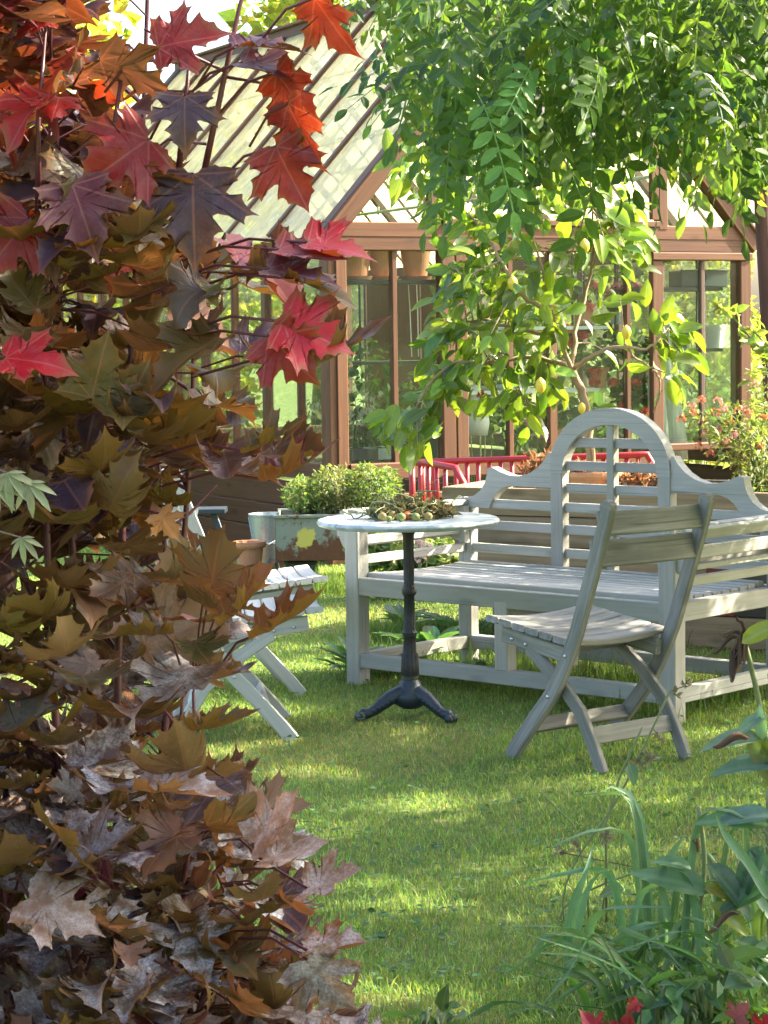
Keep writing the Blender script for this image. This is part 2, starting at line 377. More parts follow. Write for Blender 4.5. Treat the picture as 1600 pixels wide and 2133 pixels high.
# ------------------------------------------------------------------ ground
t = NT('lawn_soil'); o_ = t.obj(); n1 = t.noise(o_, 1.3, 5, .6); n2 = t.noise(o_, 45, 4, .7)
c = t.mix(t.rng(n2, .3, .7, 0, 1), (.10, .15, .04), (.16, .19, .07)); c = t.mix(t.rng(n1, .45, .7, 0, .45), c, (.19, .18, .08))
M['lawn'] = t.done(t.pbr(c, .95, 0, .1, t.bump(n2, .6, .02)))
mb = MB(); xs = np.concatenate([[-600, -80], np.linspace(-12, 12, 49), [80, 600]]); ys = np.concatenate([[-600, -60], np.linspace(-2, 30, 65), [90, 600]])
X, Y = np.meshgrid(xs, ys); Z = .006*np.sin(X*3.1+1)*np.cos(Y*2.3) ; Z[(np.abs(X) > 13) | (Y > 31) | (Y < -3)] = 0
nx = len(xs); idx = np.arange(len(ys)*nx).reshape(len(ys), nx)
mb.add(np.stack([X, Y, Z - .008], -1).reshape(-1, 3), np.stack([idx[:-1, :-1], idx[:-1, 1:], idx[1:, 1:], idx[1:, :-1]], -1).reshape(-1, 4))
tag(mb.build('ground', M['lawn'], smooth=True), kind='structure')

# ------------------------------------------------------------------ lawn
r = np.random.default_rng(11)
def blades(mb, r, X, Y, h, wd, col, lean=.5, z0=-.004):
    n = len(X); a = r.uniform(0, 2*PI, n); ln = np.abs(r.normal(size=n))*lean*h; b = a + r.normal(size=n)*.8
    d = np.stack([np.cos(a)*wd, np.sin(a)*wd, np.zeros(n)], -1)*.5; q = np.stack([np.cos(b+1.5)*ln, np.sin(b+1.5)*ln, np.zeros(n)], -1)
    p = np.stack([X, Y, np.full(n, z0)], -1); up = np.stack([np.zeros(n), np.zeros(n), h], -1)
    m = p + q*.35 + up*.55
    v = np.stack([p-d, p+d, m-d*.8, m+d*.8, p+q+up*.95], 1)
    base = mb.n; o = (np.arange(n)*5)[:, None] + base
    mb.v.append(v.reshape(-1, 3)); mb.c.append(np.repeat(np.concatenate([col, np.zeros((n, 1))], 1), 5, 0)); mb.l.append(np.tile(np.array([[-.5, 0, 0], [.5, 0, 0], [-.4, .5, 0], [.4, .5, 0], [0, 1, 0]]), (n, 1)))
    mb.n += n*5; mb.f.append(o + np.array([[0, 1, 3, 2]])); mb.f.append(o + np.array([[2, 3, 4]]))
GR = [(.150, .285, .070), (.18, .31, .078), (.22, .315, .09), (.115, .24, .060), (.28, .31, .12)]
mb = MB(); N = 440000
Y = 4.15 + (15.5-4.15)*r.random(N)**1.25; X = (r.random(N)*2-1)*(.18*Y+.9) + .02
pat = np.sin(X*5.1+1.3*np.sin(Y*3.3))*np.cos(Y*4.4+1.1*np.sin(X*2.7)); dry = (np.sin(X*2.3+2)*np.sin(Y*1.9+.6) > .45)
col = vary(r, GR, N, .28, .10); col[dry & (r.random(N) < .4)] = (.28, .255, .13)
blades(mb, r, X, Y, (.011 + .004*pat + .012*r.random(N)) * (1 + .5*(r.random(N) > .96)), .0026*np.sqrt(Y/5)*(.8+.5*r.random(N)), col, .75)
tag(mb.build('grass', L_grass), kind='stuff')
mb = MB(); N = 900; Y = 4.4 + 6*r.random(N)**1.3; X = (r.random(N)*2-1)*(.175*Y+.1); T = ovate(.95, (.35, .7), .1, .1, .6)
for k in range(3):
    a = r.uniform(0, 2*PI, N)*0 + k*2.1 + np.repeat(r.uniform(0, 6.28, N), 1); d = np.stack([np.cos(a), np.sin(a), np.full(N, .15)], -1)
    put(mb, T, np.stack([X, Y, np.full(N, .022)+.012*r.random(N)], -1), frames(d, np.tile([0, 0, 1.], (N, 1)) + r.normal(size=(N, 3))*.2), .013+.009*r.random(N), vary(r, (.075, .16, .05), N, .25, .1))
tag(mb.build('clover', L_herb), kind='stuff')

# ------------------------------------------------------------------ bench
BX, BY, BT, BW, BD, HS, HR = .4347, 7.9762, -.7381, 1.4671, .6651, .4131, .1192
bench = thing('garden_bench', (BX, BY, 0), 'weathered pale grey wooden bench with a high arched lattice back', 'bench', rz=BT)
def bb(name, mb): return mb.build(name, M['bench'], bench, world=False)
h = BW/2; LG = .068
for u in (-h, h):
    mb = MB(); board(mb, (u, 0, 0), (u, 0, .60), LG, LG, (0, 1, 0), .005); bb('leg', mb)
    mb = MB(); board(mb, (u, BD, 0), (u, BD, HS), LG, .055, (0, 1, 0), .005); board(mb, (u, BD+.0, HS), (u, BD+.012, .67), LG-.003, .05, (0, 1, 0), .005); bb('leg', mb)
for v in (0, BD):
    mb = MB(); board(mb, (0, v, HR), (0, v, HS-.045), .062, .055, (0, 1, 0), .004); bb('leg', mb)
mb = MB(); board(mb, (-h+.034, -.004, HS-.034), (h-.034, -.004, HS-.034), .045, .068); board(mb, (-h+.034, BD, HS-.034), (h-.034, BD, HS-.034), .04, .068)
for u in (-h, h): board(mb, (u, .034, HS-.034), (u, BD-.03, HS-.034), .045, .066)
bb('seat_frame', mb)
mb = MB()
for v in (0, BD): board(mb, (-h+.034, v, HR-.027), (h-.034, v, HR-.027), .05, .054)
for u in (-h, h): board(mb, (u, .034, HR-.028), (u, BD-.03, HR-.028), .045, .052)
bb('stretcher', mb)
ns = 11
mb = MB()
for i in range(ns):
    v = .045 + (BD-.1)*i/(ns-1); dip = -.012*math.sin(PI*i/(ns-1))
    board(mb, (-h+.036, v, HS+.006+dip), (h-.036, v, HS+.006+dip), .045, .022)
bb('seat', mb)
# back: lattice, arch and shoulders in the plane v = BD
mb = MB(); bv = BD
for z, a, b in ((.659, -h+.03, h-.03), (.572, -h+.03, h-.03), (.478, -h+.03, h-.03), (.914, -.20, .20), (.823, -.22, .22), (.735, -.22, .22)):
    board(mb, (a, bv+.002, z), (b, bv+.002, z), .024, .037)
board(mb, (0, bv-.003, HS), (0, bv-.003, .985), .034, .038, (0, 1, 0))
bb('lattice', mb)
mb = MB()
for u in (-.255, .255): board(mb, (u, bv-.006, HS), (u, bv-.006, .80), .058, .046, (0, 1, 0))
outer = [(.285*math.cos(a), .795+.256*math.sin(a)**.92 if math.sin(a) > 0 else .795) for a in np.linspace(0, PI, 33)]
inner = [(.224*math.cos(a), .795+.192*math.sin(a)) for a in np.linspace(PI, 0, 33)]
plate(mb, outer + inner, (0, bv-.006, 0), (1, 0, 0), (0, 0, 1), .05)
sh = [(-.284, .735), (-.284, .872), (-.297, .872), (-.315, .845), (-.35, .812), (-.39, .790), (-.44, .776), (-.49, .777), (-.54, .790), (-.585, .808), (-.606, .803), (-.610, .775), (-.622, .742), (-.645, .712), (-.68, .69), (-.72, .682), (-.765, .680), (-.765, .645), (-.60, .6415), (-.585, .679), (-.565, .703), (-.535, .724), (-.50, .735)]
plate(mb, sh, (0, bv-.001, 0), (1, 0, 0), (0, 0, 1), .045); plate(mb, [(-x, z) for x, z in sh[::-1]], (0, bv-.001, 0), (1, 0, 0), (0, 0, 1), .045)
bb('back_frame', mb)
for sgn in (-1, 1):
    u = sgn*h; mb = MB()
    sc = [(-.034, .50), (.030, .515), (.055, .53), (.072, .56), (.076, .595), (.062, .625), (.035, .645), (-.034, .65)]
    plate(mb, [(sgn*x, z) for x, z in (sc if sgn > 0 else sc[::-1])], (u, .004, 0), (1, 0, 0), (0, 0, 1), .045)
    plate(mb, [(sgn*x, z) for x, z in (sc if sgn > 0 else sc[::-1])], (u, BD-.045, 0), (1, 0, 0), (0, 0, 1), .03)
    board(mb, (u, -.02, .662), (u, BD-.02, .662), .05, .022); board(mb, (u+sgn*.055, -.015, .648), (u+sgn*.055, BD-.03, .648), .022, .045, (sgn*.5, 0, 1))
    board(mb, (u+sgn*.084, -.01, .59), (u+sgn*.084, BD-.03, .59), .018, .045)
    board(mb, (u+sgn*.05, .03, .535), (u+sgn*.05, BD-.06, .535), .03, .02)
    for z in (.478, .553): board(mb, (u, .034, z), (u, BD-.03, z), .026, .034)
    bb('armrest', mb)

# ------------------------------------------------------------------ folding chairs (local: x width, y forward, z up)
CWD = .42
leg_prof = [(.205, 0), (.165, .05), (.09, .135), (.014, .218), (-.035, .29), (-.07, .355), (-.106, .43), (-.155, .56), (-.205, .69), (-.235, .775), (-.244, .815)]
st_prof = [(-.182, 0), (-.14, .085), (-.085, .178), (.0, .255), (.145, .352)]
def make_chair(label, group, wood):
    root = thing('folding_chair', (0, 0, 0), label, 'chair', group)
    for sgn in (-1, 1):
        x = sgn*CWD/2
        mb = MB(); curved(mb, [(x, y, z) for y, z in leg_prof], (1, 0, 0), .048, .026); 
        y, z = leg_prof[-1]; lathe_cap = [(.024*math.cos(a), .024*math.sin(a)) for a in np.linspace(-.3, PI+.3, 12)]
        plate(mb, lathe_cap, (x, y, z-.002), (0, 1, 0), (0, 0, 1), .0255)
        lg = mb.build('leg', wood, root, world=False)
        for (y, z) in ((.014, .218), (-.066, .352)):
            mb = MB(); ball(mb, (x+sgn*.0135, y, z), .0065, 1, 1, 10); mb.build('bolt', M['steel'], lg, world=False)
        xs = sgn*(CWD/2-.03)
        mb = MB(); curved(mb, [(xs, y, z) for y, z in st_prof], (1, 0, 0), .042, .024); mb.build('leg', wood, root, world=False)
    mb = MB()
    for sgn in (-1, 1):
        mb = MB(); board(mb, (sgn*(CWD/2-.005-.026), -.065, .3415), (sgn*(CWD/2-.005-.026), .265, .386), .024, .05)
        sf = mb.build('seat_rail', wood, root, world=False)
        for (y, z) in ((.215, .375), (.15, .364)): mb = MB(); ball(mb, (sgn*(CWD/2-.018), y, z), .0065, 1, 1, 10); mb.build('bolt', M['steel'], sf, world=False)
    mb = MB()
    for i in range(6):
        y = -.03 + i*.063; z0 = .383 + (y+.03)*.118
        pts = [(x, y, z0 + .016*(x/.21)**2 - .004) for x in np.linspace(-.215, .215, 11)]
        curved(mb, pts, (0, 1, .1), .021, .0585, .004)
    mb.build('seat', wood, root, world=False)
    mb = MB()
    for (y, z, hh) in ((-.205, .765, .075), (-.175, .672, .082)):
        pts = [(x, y - .012 - .022*(1-(x/.225)**2), z) for x in np.linspace(-.222, .222, 11)]
        vs = []
        curved(mb, pts, (0, .25, 1), .018, hh, .004)
    mb.build('backrest', wood, root, world=False)
    for a_, b_, wd_, hh_, u_ in (((-.205, .112, .112), (.205, .112, .112), .022, .045, (0, .6, 1)), ((-.178, -.118, .105), (.178, -.118, .105), .022, .055, (0, .3, 1)), ((-.178, .115, .338), (.178, .115, .338), .03, .022, (0, 0, 1))):
        mb = MB(); board(mb, a_, b_, wd_, hh_, u_); mb.build('stretcher', wood, root, world=False)
    return root
wdir = V3(math.cos(rad(38)), math.sin(rad(38)), 0); fdir = V3(-math.sin(rad(38)), math.cos(rad(38)), 0)
cc = V3(.516, 6.737, 0) + wdir*CWD/2
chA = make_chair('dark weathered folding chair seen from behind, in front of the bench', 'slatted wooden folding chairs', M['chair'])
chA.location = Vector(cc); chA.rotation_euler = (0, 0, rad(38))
def chair_at(foot, face_deg, label, foot_side, pale=True):
    c = copy_tree(chA); a = rad(face_deg); c.rotation_euler = (0, 0, a)
    w_ = V3(math.cos(a), math.sin(a), 0); f_ = V3(-math.sin(a), math.cos(a), 0)
    c.location = Vector(V3(*foot) - w_*foot_side*CWD/2 - f_*.205); c['label'] = label
    for q in c.children:
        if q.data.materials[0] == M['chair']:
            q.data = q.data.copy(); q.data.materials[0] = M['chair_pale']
    return c
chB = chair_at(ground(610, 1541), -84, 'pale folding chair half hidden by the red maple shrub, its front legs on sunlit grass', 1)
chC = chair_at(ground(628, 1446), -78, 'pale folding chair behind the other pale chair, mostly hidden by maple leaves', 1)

# ------------------------------------------------------------------ bistro table
TX, TY, TR, TH = .0835, 7.662, .3186, .703
t = NT('marble'); o_ = t.obj(); wv = t.noise(t.vscale(o_, (1, 2.2, 1)), 5, 8, .62, 1.2)
vein = t.ramp(wv, [(.40, 0.0), (.49, 1.0), (.57, 0.0)]); n2 = t.noise(o_, 3, 4)
c = t.mix(t.math('MULTIPLY', vein, t.rng(n2, .35, .65, .15, .8)), t.mix(n2, (.33, .39, .43), (.47, .52, .55)), (.10, .13, .16))
sp_ = t.rng(t.noise(o_, 90, 4, .7), .62, .72, 0, .6); c = t.mix(sp_, c, (.25, .24, .2))
M['marble'] = t.done(t.pbr(c, .28, 0, .5))
tb = thing('bistro_table', (TX, TY, 0), 'round marble-topped bistro table on a black cast-iron pedestal', 'table')
mb = MB(); R_ = TR
lathe(mb, [(.001, TH-.026), (R_-.02, TH-.026), (R_-.006, TH-.022), (R_, TH-.014), (R_, TH-.010), (R_-.005, TH-.003), (R_-.014, TH), (.001, TH)], (TX, TY, 0), 72); mb.build('tabletop', M['marble'], tb, smooth=False)
mb = MB()
pr = [(.10, TH-.027), (.10, TH-.034), (.03, TH-.04), (.020, TH-.06), (.019, .57, 1), (.0195, .55, 1), (.019, .47, 1), (.024, .462), (.026, .455), (.026, .440), (.023, .434), (.019, .43, 1), (.021, .31, 1), (.028, .295), (.029, .285), (.023, .277), (.027, .270), (.023, .262), (.022, .25, 1), (.024, .14, 1), (.030, .135, 1), (.032, .09, 1), (.033, .065, 1), (.026, .058), (.030, .05), (.030, .043), (.026, .037), (.028, .03), (.03, .028)]
pr = [(q[0], q[1] + (.09 if q[1] < .14 else (.09*(.31-q[1])/.17 if q[1] < .31 else 0)), *q[2:]) for q in pr]
lathe(mb, pr[::-1], (TX, TY, 0), 64, flute=.16, nfl=14); mb.build('column', M['iron'], tb, smooth=True)
mb = MB()
lathe(mb, [(.031, .135), (.038, .125), (.045, .105), (.058, .09), (.062, .075), (.056, .05), (.03, .035), (.001, .03)][::-1], (TX, TY, 0), 32)
hub = mb.build('pedestal', M['ironblue'], tb, smooth=True)
for k in range(3):
    a = rad((200, 318, 62)[k]); d = V3(math.cos(a), math.sin(a), 0); s = V3(-d[1], d[0], 0); mb = MB()
    pts = [V3(TX, TY, 0) + d*q + V3(0, 0, z) for q, z in ((.015, .088), (.045, .086), (.078, .074), (.11, .053), (.135, .036), (.158, .027), (.178, .026), (.19, .022))]
    tube(mb, pts, [.030, .030, .026, .022, .019, .018, .021, .012], 12)
    for q in range(7):
        P = V3(TX, TY, 0) + d*(.045+.0165*q)
        for sg in (-1, 1): ball(mb, P + s*sg*(.022-.0014*q) + V3(0, 0, .085-.008*q), .008, 1, 1, 8)
    for sg in (-.8, 0, .8): ball(mb, V3(TX, TY, .016) + d*.188 + s*sg*.018, .016, 1, 1, 10)
    ball(mb, V3(TX, TY, .1)+d*.045, .016, 1, 1, 10)
    mb.build('foot', M['ironblue'], tb, smooth=True)

# tomatoes on the vine
tv = thing('tomato_vine', (TX-.03, TY-.07, TH), 'tangled dry tomato vine with small green and orange tomatoes lying on the marble table', 'vegetables')
r = np.random.default_rng(8); mb = MB()
P0 = V3(TX-.0, TY-.03, TH)
for k in range(70):
    a, q = r.uniform(0, 6.28), r.random()**.6; st = P0 + V3(.155*q*math.cos(a), .10*q*math.sin(a), .012+.05*r.random()*(1-q*.6)); pts = [st]
    d = unit(r.normal(size=3)*[1, .7, .35])
    for i in range(7): d = unit(d + r.normal(size=3)*.5); nx = pts[-1]+d*.018; nx[2] = min(max(nx[2], TH+.004), TH+.09); pts.append(nx)
    tube(mb, pts, r.uniform(.0013, .0028), 5, vary(r, [(.17, .19, .09), (.22, .20, .11)], 1)[0], caps=False)
for k, (dx, pts) in enumerate((((-.02), [(0, 0, .05), (.01, 0, .095), (-.03, 0, .11), (-.05, 0, .10)]), ((.02), [(0, 0, .05), (.04, 0, .10), (.085, .0, .135), (.12, 0, .16)]))):
    tube(mb, [P0 + V3(dx+x, y+.03, z) for x, y, z in pts], .0018, 5)
stm = mb.build('dry_stems', M['greenstem'], tv, smooth=True)
mb = MB(); n = 650; q = r.random(n)**.5; a = r.uniform(0, 6.28, n)
P = P0 + np.stack([.15*q*np.cos(a)+.01, .10*q*np.sin(a)+.01, .012+.085*r.random(n)*(1-.75*q)], -1)
put(mb, ovate(.4, (.3, .7), .5, .5), P, frames(rdir(r, n), rdir(r, n)), .015+.02*r.random(n), vary(r, [(.13, .16, .07), (.18, .17, .10), (.10, .12, .05)], n)); mb.build('leaves', L_dry, tv)
TC = {'g': (.15, .19, .04), 'y': (.27, .20, .05), 'o': (.55, .12, .02), 'r': (.55, .07, .02)}
for k, v in TC.items(): M['tom_'+k] = m_plain('tomato_'+k, v, .3, 0, .2, 40, .5, .05)
tp = [(797, 1078, 'y', .021), (804, 1072, 'g', .02), (811, 1064, 'o', .017), (819, 1076, 'y', .022), (828, 1070, 'o', .018), (836, 1079, 'g', .021), (848, 1076, 'r', .021), (866, 1078, 'g', .02), (876, 1074, 'y', .017), (892, 1077, 'y', .020), (902, 1066, 'g', .019), (912, 1062, 'g', .021), (924, 1062, 'g', .019), (855, 1068, 'y', .017), (784, 1071, 'y', .016), (930, 1046, 'g', .019), (878, 1060, 'y', .019), (810, 1080, 'g', .015)]
for px, py, k, rr in tp:
    rr *= .78; p = at(px, py, TY-.10); gy = ground(px, py+8, TH); p = V3(gy[0], min(max(gy[1], TY-.2), TY+.1), TH+rr*.97)
    mb = MB(); ball(mb, p, rr, 1, .93, 16); mb.build('tomato', M['tom_'+k], tv, smooth=True)

# ------------------------------------------------------------------ greenhouse
GP = rad(27); GE = V3(math.cos(GP), math.sin(GP), 0); GN = V3(-math.sin(GP), math.cos(GP), 0); GO = V3(-.3105, 13.0, 0)
GW, GL, ZE, ZR = 3.06, 6.0, 1.92, 3.61
G = lambda a, b, z: GO + GE*a + GN*b + V3(0, 0, z)
def on_front(px, py, b=0.0):
    rr = ray(px, py); o = GO + GN*b; tt = np.dot(o - V3(0, 0, CH), GN)/np.dot(rr, GN); P = V3(0, 0, CH) + rr*tt
    return float(np.dot(P - GO, GE)), float(P[2])
gh = thing('greenhouse', tuple(GO), 'old glasshouse with rust-brown timber framing and a steep glazed gable roof', 'greenhouse')
fr = M['frame']
def gpart(name, mb, mat=None, par=None, smooth=False): return mb.build(name, mat or fr, par or gh, smooth=smooth)
def gb(mb, p, q, wid, hei, up=None, ch=.006): board(mb, G(*p), G(*q), wid, hei, GN if up is None else up, ch)
SZ = .60           # sill height
for a0, a1, b0, b1 in ((0, .125, 0, .12), (GW-.10, GW, .03, .12), (0, .11, GL-.11, GL), (GW-.11, GW, GL-.11, GL)):
    mb = MB(); gb(mb, ((a0+a1)/2, (b0+b1)/2, 0), ((a0+a1)/2, (b0+b1)/2, ZE-.055), a1-a0, b1-b0)
    if b0 == 0: gb(mb, (a0+.055, -.006, SZ), (a0+.055, -.006, ZE-.06), .012, .012, ch=.002)
    gpart('corner_post', mb)
# front wall
for a0, a1 in ((.762, .852), (.857, .938)):
    mb = MB(); gb(mb, ((a0+a1)/2, .045, SZ-.1), ((a0+a1)/2, .045, ZE-.06), a1-a0, .09); gpart('post', mb)
mb = MB(); gb(mb, (.90, -.006, 1.70), (.90, -.006, 1.80), .022, .012); gpart('hinge', mb, M['darkbark'])
for a, wd in ((.447, .03), (1.243, .032), (1.547, .052), (2.105, .03)):
    mb = MB(); gb(mb, (a, .035, SZ-.02), (a, .035, ZE-.06), wd, .05, ch=.003); gpart('glazing_bar', mb)
mb = MB(); gb(mb, (.0, .03, ZE-.015), (GW, .03, ZE-.015), .10, .075); gb(mb, (.0, .022, ZE+.058), (GW, .022, ZE+.058), .09, .066); gpart('gable_beam', mb)
mb = MB(); gb(mb, (.126, .03, SZ-.055), (2.26, .03, SZ-.055), .10, .10); gpart('sill', mb)
mb = MB()
for k in range(3): gb(mb, (.126, .045, .08+.155*k), (2.26, .045, .08+.155*k), .04, .15)
gpart('base_board', mb)
# door at the right end of the front
dr = MB()
for a in (2.305, 2.985): gb(dr, (a, .0, .06), (a, .0, ZE-.12), .085, .05)
gb(dr, (2.262, .0, ZE-.09), (3.028, .0, ZE-.09), .05, .075); gb(dr, (2.348, .0, .1), (2.942, .0, .1), .05, .16); gb(dr, (2.348, .0, .62), (2.942, .0, .62), .045, .10)
door = gpart('door', dr)
mb = MB(); gb(mb, (2.652, .0, .68), (2.652, .0, ZE-.13), .034, .035); gpart('glazing_bar', mb, M['frame_in'], door)
mb = MB(); gb(mb, (2.348, .0, .37), (2.942, .0, .37), .02, .38); gpart('panel', mb, fr, door)
def pane(mb, pts, th=.004):
    p = np.array(pts); n = len(p); nn = unit(np.cross(p[1]-p[0], p[2]-p[0])); v = np.concatenate([p - nn*th/2, p + nn*th/2])
    mb.add(v, [tuple(range(n))[::-1], tuple(range(n, 2*n))] + [(i, (i+1) % n, n+(i+1) % n, n+i) for i in range(n)])
mb = MB(); pane(mb, [G(2.349, .005, .67), G(2.941, .005, .67), G(2.941, .005, ZE-.128), G(2.349, .005, ZE-.128)]); gpart('pane', mb, M['glass'], door)
for a0, a1 in ((.13, .43), (.464, .76), (.94, 1.226), (1.26, 1.52), (1.574, 2.089), (2.121, 2.26)):
    mb = MB(); pane(mb, [G(a0, .04, SZ-.005), G(a1, .04, SZ-.005), G(a1, .04, ZE-.053), G(a0, .04, ZE-.053)]); gpart('glass_pane', mb, M['glass'])
# gables
SL = (ZR-ZE)/(GW/2); RN = math.atan(SL)
for b, nm in ((.02, fr), (GL-.03, M['frame_in'])):
    for sg in (0, 1):
        A = lambda q: q if not sg else GW - q
        mb = MB(); gb(mb, (A(-.03), b, ZE-.02), (A(GW/2+.0), b, ZR+.012), .10, .115, up=GE*math.sin(RN)*(-1 if not sg else 1) + V3(0, 0, math.cos(RN)))
        gpart('gable_rafter', mb, nm)
        mb = MB(); gb(mb, (A(-.045), b-.005, ZE+.025), (A(GW/2), b-.005, ZR+.075), .12, .022, up=GE*math.sin(RN)*(-1 if not sg else 1) + V3(0, 0, math.cos(RN))); gpart('barge_board', mb, nm)
for a in (.72, 2.355):
    q = min(a, GW-a); mb = MB(); gb(mb, (a, .02, ZE+.08), (a, .02, ZE+q*SL-.07), .07, .07); gpart('gable_mullion', mb)
mb = MB()
gb(mb, (.765, .0, 2.03), (2.315, .0, 2.03), .04, .06); gb(mb, (.785, .0, 2.06), (.785, .0, 2.62), .055, .04); gb(mb, (2.29, .0, 2.06), (2.29, .0, 2.62), .055, .04); gb(mb, (.765, .0, 2.65), (2.315, .0, 2.65), .04, .055)
vent = gpart('vent_window', mb)
mb = MB(); pane(mb, [G(.81, .0, 2.055), G(2.265, .0, 2.055), G(2.265, .0, 2.63), G(.81, .0, 2.63)]); gpart('pane', mb, M['glass'], vent)
for pts in ([(.10, ZE+.09), (.69, ZE+.09), (.69, ZE+.69*SL-.07)], [(GW-.10, ZE+.09), (2.39, ZE+.09), (2.39, ZE+.67*SL-.07)], [(.80, 2.68), (2.26, 2.68), (2.26, 2.70), (GW/2, 3.45), (.80, 2.70)]):
    mb = MB(); pane(mb, [G(a, .03, z) for a, z in pts]); gpart('gable_pane', mb, M['glass'])
mb = MB(); pane(mb, [G(.08, GL-.05, SZ), G(GW-.08, GL-.05, SZ), G(GW-.08, GL-.05, ZE), G(GW/2, GL-.05, ZR-.1), G(.08, GL-.05, ZE)]); gpart('gable_pane', mb, M['glass'])
for a in (.75, 1.5, 2.25):
    mb = MB(); gb(mb, (a, GL-.05, 0), (a, GL-.05, ZE+.5), .05, .05); gpart('post', mb, M['frame_in'])
mb = MB(); gb(mb, (.11, GL-.05, ZE), (GW-.11, GL-.05, ZE), .08, .08); gb(mb, (.11, GL-.05, SZ-.05), (GW-.11, GL-.05, SZ-.05), .08, .1); gb(mb, (.11, GL-.05, .27), (GW-.11, GL-.05, .27), .04, .5); gpart('back_rail', mb, M['frame_in'])
# side walls
for side, a in ((0, .05), (1, GW-.05)):
    mt = fr if side == 0 else M['frame_in']
    mb = MB(); gb(mb, (a, .12, ZE-.03), (a, GL-.11, ZE-.03), .10, .09, up=(0, 0, 1)); gpart('eaves_beam', mb, mt)
    mb = MB(); gb(mb, (a, .12, SZ-.055), (a, GL-.11, SZ-.055), .10, .10, up=(0, 0, 1)); gpart('sill', mb, mt)
    mb = MB()
    for k in range(3): gb(mb, (a, .12, .08+.155*k), (a, GL-.11, .08+.155*k), .04, .15, up=(0, 0, 1))
    gpart('base_board', mb, mt)
    for k in range(1, 12):
        b = .5*k; mb = MB(); wd = .03 if k % 2 else .07
        gb(mb, (a, b, SZ-.005), (a, b, ZE-.076), .05, wd, up=GN); gpart('glazing_bar' if k % 2 else 'post', mb, mt)
    for k in range(12):
        b0, b1 = .5*k+.035+(.09 if k == 0 else 0), .5*k+.465-(.09 if k == 11 else 0)
        if side == 1 and k in (8, 9, 10):
            mb = MB(); gb(mb, (a, (b0+b1)/2, SZ), (a, (b0+b1)/2, ZE-.1), .02, b1-b0+.03); gpart('board_panel', mb, fr)
        else:
            mb = MB(); pane(mb, [G(a, b0, SZ-.005), G(a, b1, SZ-.005), G(a, b1, ZE-.076), G(a, b0, ZE-.076)]); gpart('glass_pane', mb, M['glass'])
# roof
mb = MB(); gb(mb, (GW/2, -.03, ZR+.03), (GW/2, GL+.03, ZR+.03), .10, .13, up=(0, 0, 1)); gb(mb, (GW/2, -.03, ZR+.10), (GW/2, GL+.03, ZR+.10), .16, .022, up=(0, 0, 1)); gpart('ridge_beam', mb)
RP = lambda a, b, dz, sg: G(a if sg == 0 else GW-a, b, ZE+.03 + a*SL + dz/math.cos(RN))
for sg in (0, 1):
    up = GE*math.sin(RN)*(-1 if sg == 0 else 1) + V3(0, 0, math.cos(RN))
    for k in range(0, 20):
        b = .375*k + .375
        if b > GL-.1: break
        mb = MB(); wd, hh, dz = (.05, .07, .02) if k % 2 else (.014, .02, .012)
        board(mb, RP(-.02, b, dz, sg), RP(GW/2-.05, b, dz, sg), wd, hh, up, .003)
        gpart('roof_bar', mb, fr if (k % 2 and sg == 0) else M['green_rod'] if sg == 0 else M['frame_in'])
    for k in range(8):
        for q in range(3):
            s0, s1 = GW/2*q/3 - (.06 if q == 0 else 0), GW/2*(q+1)/3 + .02
            mb = MB(); b0, b1 = .75*k+.026, .75*k+.724
            b0 = max(b0, .06); dz = .032 - .004*q; dzz = .038-.004*q
            pane(mb, [RP(s0, b0, dzz, sg), RP(s0, b1, dzz, sg), RP(min(s1, GW/2-.03), b1, dz, sg), RP(min(s1, GW/2-.03), b0, dz, sg)]); gpart('roof_pane', mb, M['roofglass'])
    for s in (.45, .95):
        mb = MB(); tube(mb, [RP(s, .1, -.05, sg), RP(s, GL-.1, -.05, sg)], .013, 8)
        for k in range(1, 8): tube(mb, [RP(s, .75*k-.035, -.02, sg), RP(s, .75*k-.035, -.065, sg)], .012, 6)
        gpart('purlin', mb, M['green_rod'], smooth=True)

# ---- things inside the greenhouse
def shelf(a0, a1, b0, b1, z, mat, label, sup=True):
    s_ = thing('hanging_shelf', tuple(G((a0+a1)/2, (b0+b1)/2, z)), label, 'shelf', 'greenhouse shelves')
    mb = MB(); gb(mb, ((a0+a1)/2, b0, z-.012), ((a0+a1)/2, b1, z-.012), a1-a0, .022, up=(0, 0, 1)); mb.build('shelf_board', mat, s_)
    for a in (a0+.03, a1-.03):
        mb = MB(); tube(mb, [G(a, (b0+b1)/2+.1, z-.03), G(a, (b0+b1)/2+.1, ZE-.02 if z > .8 else z-.3)], .008, 6); mb.build('hanger', M['black'], s_)
    return s_
shelf(.13, .97, .12, .42, 1.688, M['black'], 'black shelf holding a row of big terracotta pots inside the glasshouse')
shelf(2.22, 2.92, .14, .44, 1.640, M['black'], 'upper black shelf behind the glasshouse door, under a dark trough')
shelf(2.22, 2.92, .14, .44, 1.245, M['black'], 'lower black shelf behind the glasshouse door, under an olive and a white pot')
shelf(.40, 1.0, .2, .5, 1.20, M['black'], 'narrow black shelf behind the lemon leaves inside the glasshouse, below the terracotta pots')
shelf(1.05, 2.1, .35, .7, 1.00, M['white'], 'white staging shelf full of geraniums inside the glasshouse')
shelf(1.45, 2.15, .30, .62, 1.40, M['white'], 'white upper shelf with pink geraniums inside the glasshouse')
